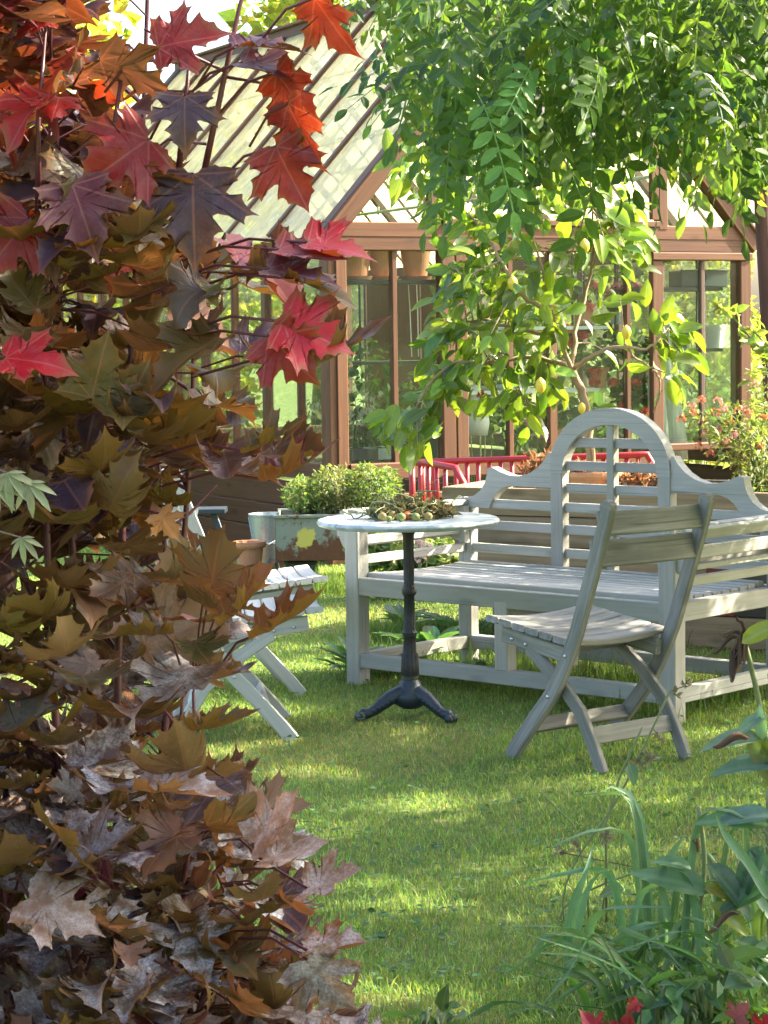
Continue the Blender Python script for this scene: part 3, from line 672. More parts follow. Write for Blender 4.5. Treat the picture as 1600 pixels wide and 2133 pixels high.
def pot(name, P, r0, r1, h_, mat, label, cat='pot', group=None, rim=.012, saucer=False, seg=28):
    tt = thing(name, tuple(P), label, cat, group); mb = MB(); z0 = .012 if saucer else 0
    rh = h_*.17
    lathe(mb, [(.001, z0), (r0, z0), (r0+(r1-r0)*.8, z0+h_-rh), (r1+rim*.5, z0+h_-rh), (r1+rim, z0+h_-rh*.6), (r1+rim, z0+h_), (r1-.004, z0+h_), (r1*.9, z0+h_*.85), (.001, z0+h_*.82)], P, seg)
    mb.build('body', mat, tt, smooth=False)
    mb = MB(); lathe(mb, [(.001, z0+h_*.86), (r1*.93, z0+h_*.86), (r1*.95, z0+h_*.84)], P, seg); mb.build('soil', M['soil'], tt)
    if saucer:
        mb = MB(); lathe(mb, [(.001, 0), (r0+.02, 0), (r0+.035, .022), (r0+.03, .022), (r0+.018, .008), (.001, .008)], P, seg); mb.build('saucer', mat, tt)
    return tt
for px, nm in ((742, 'leftmost terracotta pot on the black glasshouse shelf, partly behind the corner post'), (797, 'middle terracotta pot on the black glasshouse shelf'), (866, 'rightmost terracotta pot on the black glasshouse shelf, beside the hinged post')):
    a, z = on_front(px, 560, .27); pot('terracotta_pot', G(a, .27, 1.69), .068, .105, .225, M['terra'], nm, 'pot', 'terracotta pots on the shelf', .012, True)
a, z = on_front(1452, 560, .3)
tt = thing('window_trough', tuple(G(a, .3, 1.642)), 'dark green rectangular planting trough on the upper door shelf', 'trough')
mb = MB(); gb(mb, (a-.17, .3, 1.642+.006), (a+.19, .3, 1.642+.006), .15, .012, up=(0, 0, 1))
for bq in (.228, .372): gb(mb, (a-.17, bq, 1.70), (a+.19, bq, 1.70), .01, .105, up=(0, 0, 1))
for aq in (a-.17, a+.19): gb(mb, (aq, .23, 1.70), (aq, .37, 1.70), .01, .1, up=(0, 0, 1))
gb(mb, (a-.18, .222, 1.752), (a+.2, .222, 1.752), .015, .012, up=(0, 0, 1)); mb.build('body', M['darkgreen'], tt)
a, _ = on_front(1421, 720, .28); pot('plant_pot', G(a, .28, 1.246), .055, .075, .135, M['olive'], 'olive green pot on the lower door shelf', 'pot')
a, _ = on_front(1489, 720, .28); pot('plant_pot', G(a, .28, 1.246), .05, .066, .15, M['white'], 'plain white pot on the lower door shelf', 'pot', rim=.002)
# fleece hanging behind the door
r = np.random.default_rng(3); mb = MB(); nx, nz = 14, 16; vs = []
for i in range(nz):
    f_ = i/(nz-1); z = 1.58 - f_*1.05
    for j in range(nx):
        s_ = j/(nx-1); a = 2.33 + s_*(.10 + .16*f_); vs.append(G(a + .01*math.sin(9*f_+j), .10 + .03*math.sin(j*1.7+2*f_)*(.4+f_), z))
ii = np.arange(nz*nx).reshape(nz, nx)
mb.add(vs, np.stack([ii[:-1, :-1], ii[:-1, 1:], ii[1:, 1:], ii[1:, :-1]], -1).reshape(-1, 4))
fl = mb.build('garden_fleece', M['fleece'], smooth=True); tag(fl, 'translucent white fleece hanging inside the glasshouse door', 'fleece')
md = fl.modifiers.new('thickness', 'SOLIDIFY'); md.thickness = .003
for i, (px, px2) in enumerate(((848, 858), (866, 872))):
    a, _ = on_front(px, 600, .5); a2, _ = on_front(px2, 760, .5); mb = MB(); tube(mb, [G(a, .5, 1.87), G((a+a2)/2+.005, .5, 1.5), G(a2, .5, 1.22)], .004, 6)
    tag(mb.build('twine', M['twine']), ('left' if i == 0 else 'right') + ' one of two pale strings hanging under the terracotta pots', 'string', 'hanging strings')
# pots and flowers
T_leaf = ovate(.55, (.3, .65), .15, .3); T_round = ovate(1.0, (.3, .7), .15, .15, .6); T_pet = ovate(.8, (.35, .75), .2, .2, .6)
def flower_head(mb, r, P, R_, n, col, T=T_pet, sz=.022):
    d = rdir(r, n); d[:, 2] = np.abs(d[:, 2])*1.0 - .25; d = unit(d)
    put(mb, T, P + d*R_*(.5+.5*r.random((n, 1))), frames(unit(np.cross(d, rdir(r, n))), d), sz*(.7+.6*r.random(n)), vary(r, col, n, .18, .08))
def geranium(px, py, b, z, flowers, label, leafn=120, rad_=.14, col=(.75, .10, .10), potmat='terra', pr=.07):
    a, _ = on_front(px, py, b); P = G(a, b, z); r = np.random.default_rng(int(px*7+py))
    tt = pot('potted_geranium', P, pr*.75, pr, .13, M[potmat], label, 'potted plant', 'geraniums in the glasshouse')
    mb = MB(); cloud(mb, r, T_round, [P + V3(0, 0, .26)], [[rad_, rad_, rad_*.85]], leafn, .055, [(.035, .075, .03), (.05, .10, .035), (.03, .06, .035)], .6, .2); mb.build('leaves', L_herb, tt)
    ms = MB()
    for fx, fy in flowers:
        aa, zz = on_front(fx, fy, b-.08); Q = G(aa, b-.08, zz); tube(ms, [P+V3(0, 0, .14), (P+Q)/2 + V3(0, 0, .06), Q], .003, 5)
        mb = MB(); flower_head(mb, r, Q, .042, 56, col, sz=.026); mb.build('flower', L_petal, tt)
    ms.build('stem', M['greenstem'], tt, smooth=True)
geranium(1290, 700, .45, 1.41, [(1256, 602), (1284, 600), (1318, 598), (1332, 604), (1270, 622), (1300, 618)], 'geranium with pale pink flowers on the white upper shelf', 90, .15, (.72, .26, .36), 'white')
geranium(1215, 700, .45, 1.41, [(1180, 688), (1215, 700), (1238, 598), (1225, 640)], 'geranium with coral flowers seen through the lemon branches', 90, .15, (.80, .16, .16), 'terra')
geranium(1245, 830, .5, 1.0, [(1240, 776), (1238, 798), (1278, 800), (1190, 716)], 'bushy dark-leaved geranium with coral red flowers right of the lemon trunk', 190, .20, (.80, .09, .09), 'terra')
geranium(1330, 830, .5, 1.0, [(1330, 818)], 'geranium with a single coral red flower head beside a purple pot', 60, .10, (.80, .10, .08), 'purple')
geranium(1010, 900, .45, .90, [(1000, 824), (975, 780)], 'geranium with dark red flowers left of the lemon trunk', 70, .12, (.42, .008, .015), 'zinc')
geranium(1050, 880, .55, .90, [(1040, 830), (1070, 690)], 'geranium with light pink flowers low in the glasshouse', 60, .10, (.74, .28, .36), 'white')
geranium(1150, 860, .6, .62, [(1130, 905), (1105, 880), (1095, 820)], 'low geranium with pink flowers behind the boarded foot of the glasshouse', 120, .14, (.78, .30, .42), 'terra')
geranium(1320, 880, .4, .70, [(1300, 850), (1345, 862), (1322, 800)], 'low geranium with scarlet flowers behind the top of the bench arch', 130, .13, (.85, .07, .06), 'white')
# white cloth / storage, tubs and trays at the foot of the glass
a, _ = on_front(992, 870, .4); P = G(a, .4, .72); mb = MB()
lathe(mb, [(.001, 0), (.07, 0), (.085, .08), (.075, .16), (.05, .24), (.03, .30), (.001, .32)], P, 18, flute=.2, nfl=5); tag(mb.build('sack', M['house'], smooth=True), 'crumpled pale fabric sack inside the glasshouse left of the lemon trunk', 'sack')
a, _ = on_front(897, 940, .35); tt = thing('tub', tuple(G(a, .35, .6)), 'dark blue-black plastic tub behind the glass beside the central post', 'tub'); mb = MB()
lathe(mb, [(.001, 0), (.10, 0), (.115, .13), (.125, .13), (.125, .15), (.108, .15), (.095, .02), (.001, .02)], G(a, .35, .6), 30); mb.build('body', M['darkgreen'], tt)
mb = MB(); tube(mb, [G(a-.12, .35, .74), G(a-.1, .3, .77), G(a, .28, .78), G(a+.1, .3, .77), G(a+.12, .35, .74)], .005, 6); mb.build('handle', M['black'], tt)
for k, (px, mt, lb) in enumerate(((815, 'zinc', 'grey metal tray leaning at the foot of the front glass'), (760, 'black', 'low black seed tray behind the glass beside the corner post'))):
    a, _ = on_front(px, 960, .25); tt = thing('seed_tray', tuple(G(a, .25, .6)), lb, 'tray'); mb = MB()
    gb(mb, (a-.14, .25, .61), (a+.14, .25, .61), .2, .012, up=(0, 0, 1))
    for bq in (.15, .35): gb(mb, (a-.14, bq, .64), (a+.14, bq, .64), .008, .07, up=(0, 0, 1))
    for aq in (a-.14, a+.14): gb(mb, (aq, .15, .64), (aq, .35, .64), .008, .07, up=(0, 0, 1))
    mb.build('body', M[mt], tt)
def foliage_plant(name, label, cat, P, R3, n, sz, base, T=T_leaf, mat=None, stems=6, seed=1, flat=.5, group=None, down=.3, stemmat='greenstem', amt=.3, base_z=0):
    r = np.random.default_rng(seed); P = V3(*P); tt = thing(name, (P[0], P[1], base_z), label, cat, group)
    mb = MB(); cloud(mb, r, T, [P], [R3], n, sz, base, flat, down, amt=amt); mb.build('leaves', mat or L_herb, tt)
    mb = MB()
    for k in range(stems):
        q = rdir(r, 1)[0]*np.array(R3)*.75; b0 = V3(P[0]+q[0]*.3, P[1]+q[1]*.3, base_z); tube(mb, [b0, (b0 + P + q)/2 + V3(0, 0, .03), P + q], [.006, .004, .002], 5)
    mb.build('stem', M[stemmat], tt, smooth=True); return tt
GD = [(.03, .07, .025), (.045, .10, .03), (.025, .055, .03)]
for k, (px, py, b, rx, rz, sz, base, lb) in enumerate(((770, 820, .9, .22, .40, .07, GD, 'tall leafy plant with hanging pale seed heads behind the glasshouse corner'), (890, 870, .9, .22, .34, .06, [(.05, .11, .03), (.08, .15, .04)], 'feathery green plant inside the glasshouse behind the central post'), (1090, 860, 1.0, .26, .30, .10, GD, 'broad-leaved dark green plant low inside the glasshouse behind the lemon leaves'), (1220, 900, .9, .22, .22, .09, GD, 'dark green plant inside the glasshouse below the geraniums'), (790, 930, .5, .18, .12, .03, [(.04, .07, .045), (.05, .09, .06)], 'low blue-green herb behind the glass at the corner'), (1440, 850, 1.2, .25, .3, .09, [(.06, .11, .04), (.08, .14, .05)], 'pale green leafy plant deep behind the glasshouse door'), (1000, 720, 2.2, .35, .55, .10, [(.02, .045, .02), (.03, .06, .02)], 'tall dark plant added to darken the middle of the glasshouse'), (1180, 700, 2.6, .4, .55, .10, [(.02, .045, .02), (.03, .06, .02)], 'tall dark foliage added to darken the glasshouse behind the geraniums'), (1300, 800, 2.0, .3, .4, .09, [(.025, .05, .02), (.035, .07, .025)], 'bushy dark plant added to darken the glasshouse right of the lemon trunk'))):  # last three are dark foliage added to darken the interior
    a, z = on_front(px, py, b); foliage_plant('greenhouse_plant', lb, 'plant', G(a, b, z), (rx, rx, rz), int(260*(.07/sz)**1.1), sz, base, seed=20+k, group='plants inside the glasshouse')
r = np.random.default_rng(77); tt = thing('drooping_onion', tuple(G(.2, .55, 0)), 'pale drooping onion seed heads on thin stalks inside the glasshouse corner', 'plant'); mb = MB(); ms = MB()
for px, py in ((775, 812), (762, 838), (790, 850), (745, 850), (738, 870), (810, 890), (660, 830), (640, 850)):
    a, z = on_front(px, py, .55); Q = G(a, .55, z); tube(ms, [G(a-.05, .55, .3), Q + V3(0, 0, .02)], .003, 5)
    n = 26; d = rdir(r, n); d[:, 2] = -np.abs(d[:, 2])
    put(mb, ovate(.35, (.3, .7), .3, .1), Q + d*.045, frames(unit(d + V3(0, 0, -.6)), rdir(r, n)), .03+.012*r.random(n), vary(r, (.50, .54, .44), n, .15, .05))
mb.build('seed_pods', L_petal, tt); ms.build('stalk', M['greenstem'], tt)

# ------------------------------------------------------------------ red railing between planter and greenhouse
rl = thing('metal_railing', tuple(ground(870, 1180)*V3(1, 1, 0)), 'bright red tubular metal railing with thin upright bars in front of the glasshouse', 'railing')
A0, A1, A2 = at(858, 963, 11.3), at(1330, 948, 10.9), at(1368, 985, 10.9)
B1, B2 = at(935, 972, 10.95), at(966, 1006, 10.85)
mb = MB(); e = unit(A1-A0)
def arc(p, q, r_, n=6): return [p + (q-p)*(1-math.cos(x)) *1.0 + V3(0, 0, 0) for x in np.linspace(0, PI/2, n)]
corner = [A0 - V3(0, 0, .30), A0 - V3(0, 0, .03), A0 - V3(0, 0, .008) + e*.01, A0 + e*.035]
pts = [A0 + e*.0, A0 + (A1-A0)*.5, A1, A1 + (A2-A1)*.45 + V3(0, 0, .045), A1 + (A2-A1)*.85 + V3(0, 0, .02), A2, A2 - V3(0, 0, .30)]
tube(mb, pts, .0165, 10); mb.build('top_rail', M['red'], rl, smooth=True)
mb = MB(); tube(mb, [A0 + V3(0, 0, .0), A0 + (B1-A0)*.5 + V3(0, 0, .005), B1, B1 + (B2-B1)*.45 + V3(0, 0, .03), B2, B2 - V3(0, 0, .08), B2 - V3(0, 0, .30)], .018, 10); mb.build('top_rail', M['red'], rl, smooth=True)
nb = 21
for k in range(nb):
    P = A0 + (A1-A0)*k/(nb-1); mb = MB(); tube(mb, [P, P - V3(0, 0, .30)], .0115 if k else .016, 8); mb.build('bar', M['red'], rl, smooth=True)
for k in range(1, 5):
    P = A0 + (B1-A0)*k/4.4; mb = MB(); tube(mb, [P, P - V3(0, 0, .30)], .0115, 8); mb.build('bar', M['red'], rl, smooth=True)
mb = MB(); tube(mb, [A0 - V3(0, 0, .30), A1 - V3(0, 0, .30)], .014, 8); tube(mb, [A0 - V3(0, 0, .30), B1 - V3(0, 0, .30)], .014, 8)
for P in (A0 + (A1-A0)*.3, A1): tube(mb, [P - V3(0, 0, .30), P*V3(1, 1, 0)], .016, 8)
mb.build('bottom_rail', M['red'], rl, smooth=True)

# ------------------------------------------------------------------ wooden planter behind the bench
PD = V3(math.cos(rad(-27)), math.sin(rad(-27)), 0); PN = V3(-PD[1], PD[0], 0); PO = V3(.245, 9.9, 0); PH = .665
pl = thing('wooden_planter', tuple(PO), 'long raised planter of grey knotty planks with red paint traces behind the bench', 'planter')
t = NT('painted_plank'); base = M['plank'].node_tree
M['plank_red'] = m_wood('red_stained_plank', (.12, .02, .018), (.20, .035, .03), (.27, .08, .06), (.03, .028, .025), .55, .8, .6)
M['plank_black'] = m_wood('charred_plank', (.03, .028, .025), (.055, .05, .045), (.10, .09, .08), (.02, .02, .02), .5, .85, .6)
zz = [0.0, .135, .27, .405, .54, PH]
for k in range(5):
    z0, z1 = zz[k]+.002, zz[k+1]-.002; x0 = .30*(1-(z0+z1)/2/PH)**1.0 + .0; L = 2.5
    mb = MB(); zc = (z0+z1)/2
    if k in (1, 2):
        board(mb, PO+PD*x0+V3(0, 0, zc), PO+PD*1.262+V3(0, 0, zc), .038, z1-z0, col=(1.1, 1.08, 1.05) if k == 1 else (1.3, 1.26, 1.2)); mb.build('plank', M['plank'], pl)
        mb = MB(); board(mb, PO+PD*1.263+V3(0, 0, zc), PO+PD*1.385+V3(0, 0, zc), .038, z1-z0); mb.build('plank', M['plank_red'], pl)
        mb = MB(); board(mb, PO+PD*1.386+V3(0, 0, zc), PO+PD*L+V3(0, 0, zc), .038, z1-z0); mb.build('plank', M['plank_black'], pl)
    else:
        board(mb, PO+PD*x0+V3(0, 0, zc), PO+PD*L+V3(0, 0, zc), .038, z1-z0, col=((1.25, 1.22, 1.15), 0, 0, (.95, .93, .9), (1.45, 1.38, 1.25))[k]); mb.build('plank', M['plank'], pl)
    mb = MB(); board(mb, PO+PD*x0+PN*.75+V3(0, 0, zc), PO+PD*L+PN*.75+V3(0, 0, zc), .038, z1-z0); mb.build('plank', M['plank'], pl)
mb = MB()
plate(mb, [(.02, .0), (.73, .0), (.73, PH-.01), (.02, PH-.01)], PO+PD*.02, PN + PD*0.0, V3(0, 0, 1) , .03) if False else None
s0 = PO + PD*.31; s1 = PO + PD*.012 + V3(0, 0, PH-.012)
for (p, q) in ((0, 1),):
    v = [s0+PN*.02, s0+PN*.73, s1+PN*.73, s1+PN*.02]; nn = unit(np.cross(v[1]-v[0], v[2]-v[0])); v = v + [x + nn*.03 for x in v]
    mb.add(v, [(3, 2, 1, 0), (4, 5, 6, 7)] + [(i, (i+1) % 4, 4+(i+1) % 4, 4+i) for i in range(4)])
mb.build('end_board', M['plank'], pl)
mb = MB(); gx = np.linspace(.05, 2.45, 50); gy = np.linspace(.03, .72, 16); r = np.random.default_rng(4)
vs = [PO+PD*x+PN*y+V3(0, 0, PH-.07+.02*r.random()) for y in gy for x in gx]; ii = np.arange(len(vs)).reshape(16, 50)
mb.add(vs, np.stack([ii[:-1, :-1], ii[:-1, 1:], ii[1:, 1:], ii[1:, :-1]], -1).reshape(-1, 4)); mb.build('soil', M['soil'], pl, smooth=True)
PQ = lambda x, y, z: PO + PD*x + PN*y + V3(0, 0, z)
# dried stonecrop clumps in the planter
def on_planter(px, y, z):
    rr = ray(px, 1000); o = PO + PN*y; tt_ = np.dot(o - V3(0, 0, CH), PN)/np.dot(rr, PN); return float(np.dot(V3(0, 0, CH)+rr*tt_ - PO, PD))
for k, (px, y, hh, n, lb) in enumerate(((1120, .30, .16, 26, 'dry orange-tan stonecrop clump at the left shoulder of the bench'), (1205, .22, .12, 26, 'dry tan stonecrop clump left of the lemon trunk behind the bench lattice'), (1270, .16, .11, 22, 'dry orange stonecrop clump right of the lemon trunk behind the bench lattice'), (1330, .2, .12, 26, 'dry brown stonecrop clump at the right side of the bench arch'))):
    x = on_planter(px, y, .7); P = PQ(x, y, PH-.06); r = np.random.default_rng(30+k); tt = thing('stonecrop', tuple(P), lb, 'plant', 'dried stonecrop in the planter'); ms = MB(); mb = MB()
    for q in range(n):
        d = unit(V3(r.normal()*.35, r.normal()*.35, 1)); e_ = P + V3(r.normal()*.04, r.normal()*.04, 0); top = e_ + d*hh*(.7+.6*r.random()); tube(ms, [e_, (e_+top)/2 + V3(r.normal()*.01, 0, 0), top], .0022, 5)
        m_ = 12; dd = unit(rdir(r, m_) + V3(0, 0, .7)); put(mb, ovate(.4, (.3, .7), .4, .4), top + dd*.006 - d*.03*r.random((m_, 1)), frames(dd, rdir(r, m_)), .028+.018*r.random(m_), vary(r, [(.42, .22, .12), (.50, .32, .20), (.34, .15, .09), (.52, .40, .28)], m_, .2, .06))
    ms.build('stem', M['browntwig'], tt); mb.build('flower_heads', L_dry, tt)

# ------------------------------------------------------------------ rusty trough, bucket, pot, crate at the left
t = NT('rusty_enamel'); o_ = t.obj(); n1 = t.noise(o_, 7, 8, .7); n2 = t.noise(o_, 30, 5, .7); sx = t.n('SeparateXYZ'); t.lk(o_, sx.inputs[0])
rust = t.mix(n2, (.05, .022, .012), (.12, .05, .022)); enam = t.mix(n1, (.12, .15, .125), (.21, .24, .20))
low = t.rng(sx.outputs[2], .10, .30, .30, 0); msk = t.rng(t.math('ADD', t.math('ADD', t.math('MULTIPLY', n1, .75), t.math('MULTIPLY', n2, .25)), low), .54, .60, 0, 1)
c = t.mix(msk, enam, rust)
dx = t.math('MULTIPLY', t.math('SUBTRACT', sx.outputs[0], -.432), 1/.05); dz = t.math('MULTIPLY', t.math('SUBTRACT', sx.outputs[2], .245), 1/.062)
rr = t.math('SQRT', t.math('ADD', t.math('MULTIPLY', dx, dx), t.math('MULTIPLY', dz, dz))); ye = t.rng(t.math('ADD', rr, t.math('ADD', t.math('MULTIPLY', t.math('SUBTRACT', n2, .5), 1.5), t.math('MULTIPLY', t.math('SUBTRACT', n1, .5), 2.2))), .85, 1.0, 1, 0)
c = t.mix(ye, c, (.38, .36, .08)); M['rusty'] = t.done(t.pbr(c, .7, 0, .3, t.bump(n2, .4, .003)))
tx0, tx1, ty0, ty1 = -.595, .03, 12.10, 12.55
tr_ = thing('metal_trough', (-.28, 12.3, 0), 'rusty grey-green metal planting trough on legs with a splash of yellow paint', 'planter'); mb = MB()
for (p, q) in (((tx0, ty0), (tx1, ty0)), ((tx0, ty1), (tx1, ty1))): board(mb, (p[0], p[1], .245), (q[0], q[1], .245), .012, .25)
for x in (tx0, tx1): board(mb, (x, ty0+.007, .245), (x, ty1-.007, .245), .012, .25)
board(mb, (tx0, (ty0+ty1)/2, .125), (tx1, (ty0+ty1)/2, .125), ty1-ty0-.02, .012)
for y in (ty0-.006, ty1+.006): board(mb, (tx0-.01, y, .366), (tx1+.01, y, .366), .03, .018)
mb.build('body', M['rusty'], tr_)
for x in (tx0+.02, tx1-.2, tx1-.02):
    for y in (ty0+.0, ty1): mb = MB(); board(mb, (x, y+.014, 0), (x, y+.014, .12), .035, .03, (0, 1, 0)); mb.build('leg', M['rusty'], tr_)
mb = MB(); gx = np.linspace(tx0+.01, tx1-.01, 16); gy = np.linspace(ty0+.01, ty1-.01, 10); vs = [(x, y, .34) for y in gy for x in gx]; ii = np.arange(160).reshape(10, 16)
mb.add(vs, np.stack([ii[:-1, :-1], ii[:-1, 1:], ii[1:, 1:], ii[1:, :-1]], -1).reshape(-1, 4)); mb.build('soil', M['soil'], tr_)
T_fine = ovate(.42, (.4,), .2, .25)
for k, (px, py, rx, rz, n, base, lb) in enumerate(((640, 1030, .14, .10, 900, [(.16, .22, .05), (.20, .26, .07), (.10, .17, .05)], 'light green feathery herb at the left end of the rusty trough'), (700, 1018, .17, .13, 1300, [(.13, .18, .05), (.19, .21, .08), (.20, .20, .10)], 'spreading yellow-green herb in the middle of the rusty trough'), (775, 1015, .16, .14, 1100, [(.09, .16, .04), (.14, .20, .05)], 'darker green herb at the right end of the rusty trough behind the table'))):
    P = at(px, py, 12.28); foliage_plant('herb_clump', lb, 'herb', P, (rx, .16, rz), n, .030, base, T_fine, seed=50+k, stems=30, flat=.3, group='herbs in the rusty trough', base_z=.34)
P = ground(560, 1172)+V3(0, .45, 0); P[2] = 0; P = at(562, 1130, 12.7)*V3(1, 1, 0)
tt = thing('zinc_bucket', tuple(P), 'galvanised metal bucket standing beside the rusty trough', 'bucket'); mb = MB()
lathe(mb, [(.001, .012), (.082, .012), (.082, 0), (.087, 0), (.103, .17), (.106, .172), (.104, .178), (.116, .325), (.122, .328), (.122, .338), (.113, .338), (.085, .03), (.001, .03)], P, 32); mb.build('body', M['zinc'], tt, smooth=False)
mb = MB(); tube(mb, [P+V3(-.12, 0, .32), P+V3(-.10, -.05, .22), P+V3(0, -.125, .17), P+V3(.10, -.05, .22), P+V3(.12, 0, .32)], .004, 6); mb.build('handle', M['zinc'], tt)
P = at(520, 1170, 12.45)*V3(1, 1, 0); pot('terracotta_pot', P, .062, .084, .20, M['terra'], 'terracotta pot on the ground between the pale chair and the zinc bucket', 'pot')
P = at(612, 1205, 12.32)*V3(1, 1, 0); tt = thing('storage_crate', tuple(P), 'low dark green crate pushed under the rusty trough', 'crate'); mb = MB()
for y in (-.1, .1): board(mb, P+V3(-.13, y, .05), P+V3(.13, y, .05), .012, .085)
for x in (-.13, .13): board(mb, P+V3(x, -.094, .05), P+V3(x, .094, .05), .012, .085)
board(mb, P+V3(-.12, 0, .012), P+V3(.12, 0, .012), .18, .01); board(mb, P+V3(-.14, 0, .098), P+V3(.14, 0, .098), .22, .012); mb.build('body', M['darkgreen'], tt)
P = at(425, 1130, 12.0)*V3(1, 1, 0); tt = thing('garden_stool', tuple(P), 'dark blue-green folding stool half hidden by the maple leaves beside the glasshouse', 'stool')
for k, dx in enumerate((-.11, .11)):
    mb = MB(); curved(mb, [P+V3(dx*1.5, .0, 0), P+V3(dx*1.1, .02, .2), P+V3(dx*.45, .05, .40)], (0, 1, 0), .035, .03); mb.build('leg', M['ironblue'], tt)
mb = MB(); board(mb, P+V3(-.12, .06, .41), P+V3(.12, .06, .41), .22, .025); mb.build('seat', M['ironblue'], tt)
mb = MB(); board(mb, P+V3(-.125, .01, .15), P+V3(.125, .01, .15), .02, .03); mb.build('stretcher', M['ironblue'], tt)
# ivy with pale flowers under the bench's left arm
for k, (px, py, lb) in enumerate(((800, 1160, 'variegated ivy seen through the bench arm, left of the table column'), (905, 1165, 'variegated ivy with pale pink flowers seen through the bench arm'))):
    P = at(px, py, 11.3); foliage_plant('ivy_plant', lb, 'plant', P, (.19, .14, .12), 420, .05, [(.07, .14, .035), (.12, .18, .05), (.30, .34, .14)], T_round, seed=60+k, group='ivy beside the planter')
r = np.random.default_rng(66); P = at(890, 1140, 11.15); tt = thing('hydrangea', (P[0], P[1], 0), 'pale pink hydrangea flower heads in the ivy behind the bench', 'flower'); ms = MB()
for px, py in ((872, 1130), (888, 1142), (876, 1162)):
    Q = at(px, py, 11.13); mb = MB(); flower_head(mb, r, Q, .035, 40, (.62, .50, .56)); mb.build('flower', L_petal, tt); tube(ms, [Q, Q*V3(1, 1, 0)], .004, 5)
ms.build('stem', M['greenstem'], tt)

# ------------------------------------------------------------------ maple leaves
HALF = [(0, 0), (.09, -.06), (.22, -.10), (.33, -.07), (.50, -.03), (.43, .05), (.47, .11), (.37, .155), (.34, .20), (.46, .25), (.51, .235), (.53, .33), (.69, .47), (.54, .46), (.53, .56), (.42, .50), (.30, .455), (.205, .46), (.235, .56), (.315, .64), (.215, .66), (.195, .77), (.09, .83), (0, 1.02)]
MR = (.25, .48, .68, .86, 1.0)
def maple_template():
    out = HALF[:-1] + [(0, 1.02)] + [(-x, y) for x, y in HALF[1:-1]][::-1]
    o2 = []
    for i in range(len(out)):
        a, b = np.array(out[i]), np.array(out[(i+1) % len(out)]); e = b-a; o2.append(a)
        if np.hypot(*e) > .085:
            m = (a+b)/2; nn = np.array([-e[1], e[0]])/np.hypot(*e); o2.append(m + nn*.014*np.sign(np.dot(nn, np.array([0, .25])-m)))
    out = np.array(o2); c = np.array([0, .20]); n = len(out)
    v = [(0, .20, 0)]; l = [(0, .20, .0)]; f = []
    for q, tt in enumerate(MR):
        p = c + (out-c)*tt
        for x, y in p: v.append((x, y, 0)); l.append((x, y, tt))
    for i in range(n):
        j = (i+1) % n; f.append((0, 1+i, 1+j))
        for q in range(len(MR)-1): a, b = 1+q*n, 1+(q+1)*n; f.append((a+i, b+i, b+j, a+j))
    return np.array(v, float), f, np.array(l, float)
MT = maple_template()
def maple_put(mb, r, P, D, Nn, S, C, kx, ky, wob=.05):
    # bends every blade: kx curls the sides up, ky droops the tip, plus ruffles and a fold at each lobe
    k = len(P); V0 = MT[0]; x, y = V0[:, 0][None], V0[:, 1][None]; kx = kx[:, None]; ky = ky[:, None]
    ph = r.uniform(0, 6.28, (k, 3)); asym = r.normal(size=(k, 1))*.35
    kk = kx*(1 + asym*np.sign(x)); kk = np.where(np.abs(kk) < 1e-3, 1e-3, kk)
    X = np.sin(np.clip(kk*x, -2.6, 2.6))/kk; Zx = (1-np.cos(np.clip(kk*x, -2.6, 2.6)))/kk
    ky = np.where(np.abs(ky) < 1e-3, 1e-3, ky); Yy = np.sin(ky*y)/ky; Zy = -(1-np.cos(ky*y))/ky
    ang = np.arctan2(x, y); rad_ = np.hypot(x, y)
    fold = .07*rad_*np.abs(np.sin(3.3*ang))
    Z = Zx + Zy + fold + wob*rad_**1.5*(np.sin(7*ang + ph[:, :1]) + .7*np.sin(11*x + 5*y + ph[:, 1:2]))
    tv = np.stack([X, Yy, Z], -1)
    put(mb, (tv, MT[1], MT[2]), P, frames(D, Nn), S, C)

# boundary of the shrub on its right side as it stands, in photo pixels (used as metres through at())
BY_ = [(-400, 300), (0, 330), (60, 340), (130, 370), (200, 360), (300, 350), (400, 440), (450, 560), (520, 700), (570, 640), (620, 560), (680, 600), (740, 790), (790, 640), (850, 560), (900, 610), (960, 700), (1000, 590), (1060, 520), (1130, 430), (1200, 560), (1270, 640), (1330, 560), (1400, 585), (1460, 480), (1520, 500), (1560, 360), (1610, 560), (1650, 640), (1720, 650), (1790, 640), (1850, 730), (1910, 670), (1980, 740), (2050, 710), (2133, 860), (2400, 900)]
bys, bxs = np.array(BY_).T
r = np.random.default_rng(21)
msh = thing('maple_shrub', (-.42, 3.35, 0), 'red and brown leaved maple shrub filling the near side of the garden beside the lawn', 'shrub')
stems = []; mbs = MB()
for k, (x, y, dx, dy, top) in enumerate(((-.62, 3.3, -.05, .0, 2.3), (-.50, 3.55, .0, .0, 2.25), (-.46, 3.25, -.03, .0, 1.75), (-.42, 3.4, .06, .0, 2.1), (-.40, 3.45, .10, .05, 1.55), (-.40, 3.6, .03, .1, 1.25), (-.40, 3.5, .10, .0, .8), (-.70, 3.6, -.1, .1, 2.3), (-.55, 3.25, -.05, -.05, 1.6), (-.34, 3.5, .10, .0, .5), (-.36, 3.3, .06, -.05, .8), (-.80, 3.2, -.1, 0, 2.0))):
    pts = []
    for q in np.linspace(0, 1, 11): pts.append(V3(x + dx*q + .02*math.sin(5*q+k), y + dy*q + .02*math.cos(4*q+k), top*q))
    stems.append(np.array(pts)); tube(mbs, pts, np.linspace(.009, .0025, 11), 7)
rs = np.random.default_rng(9)
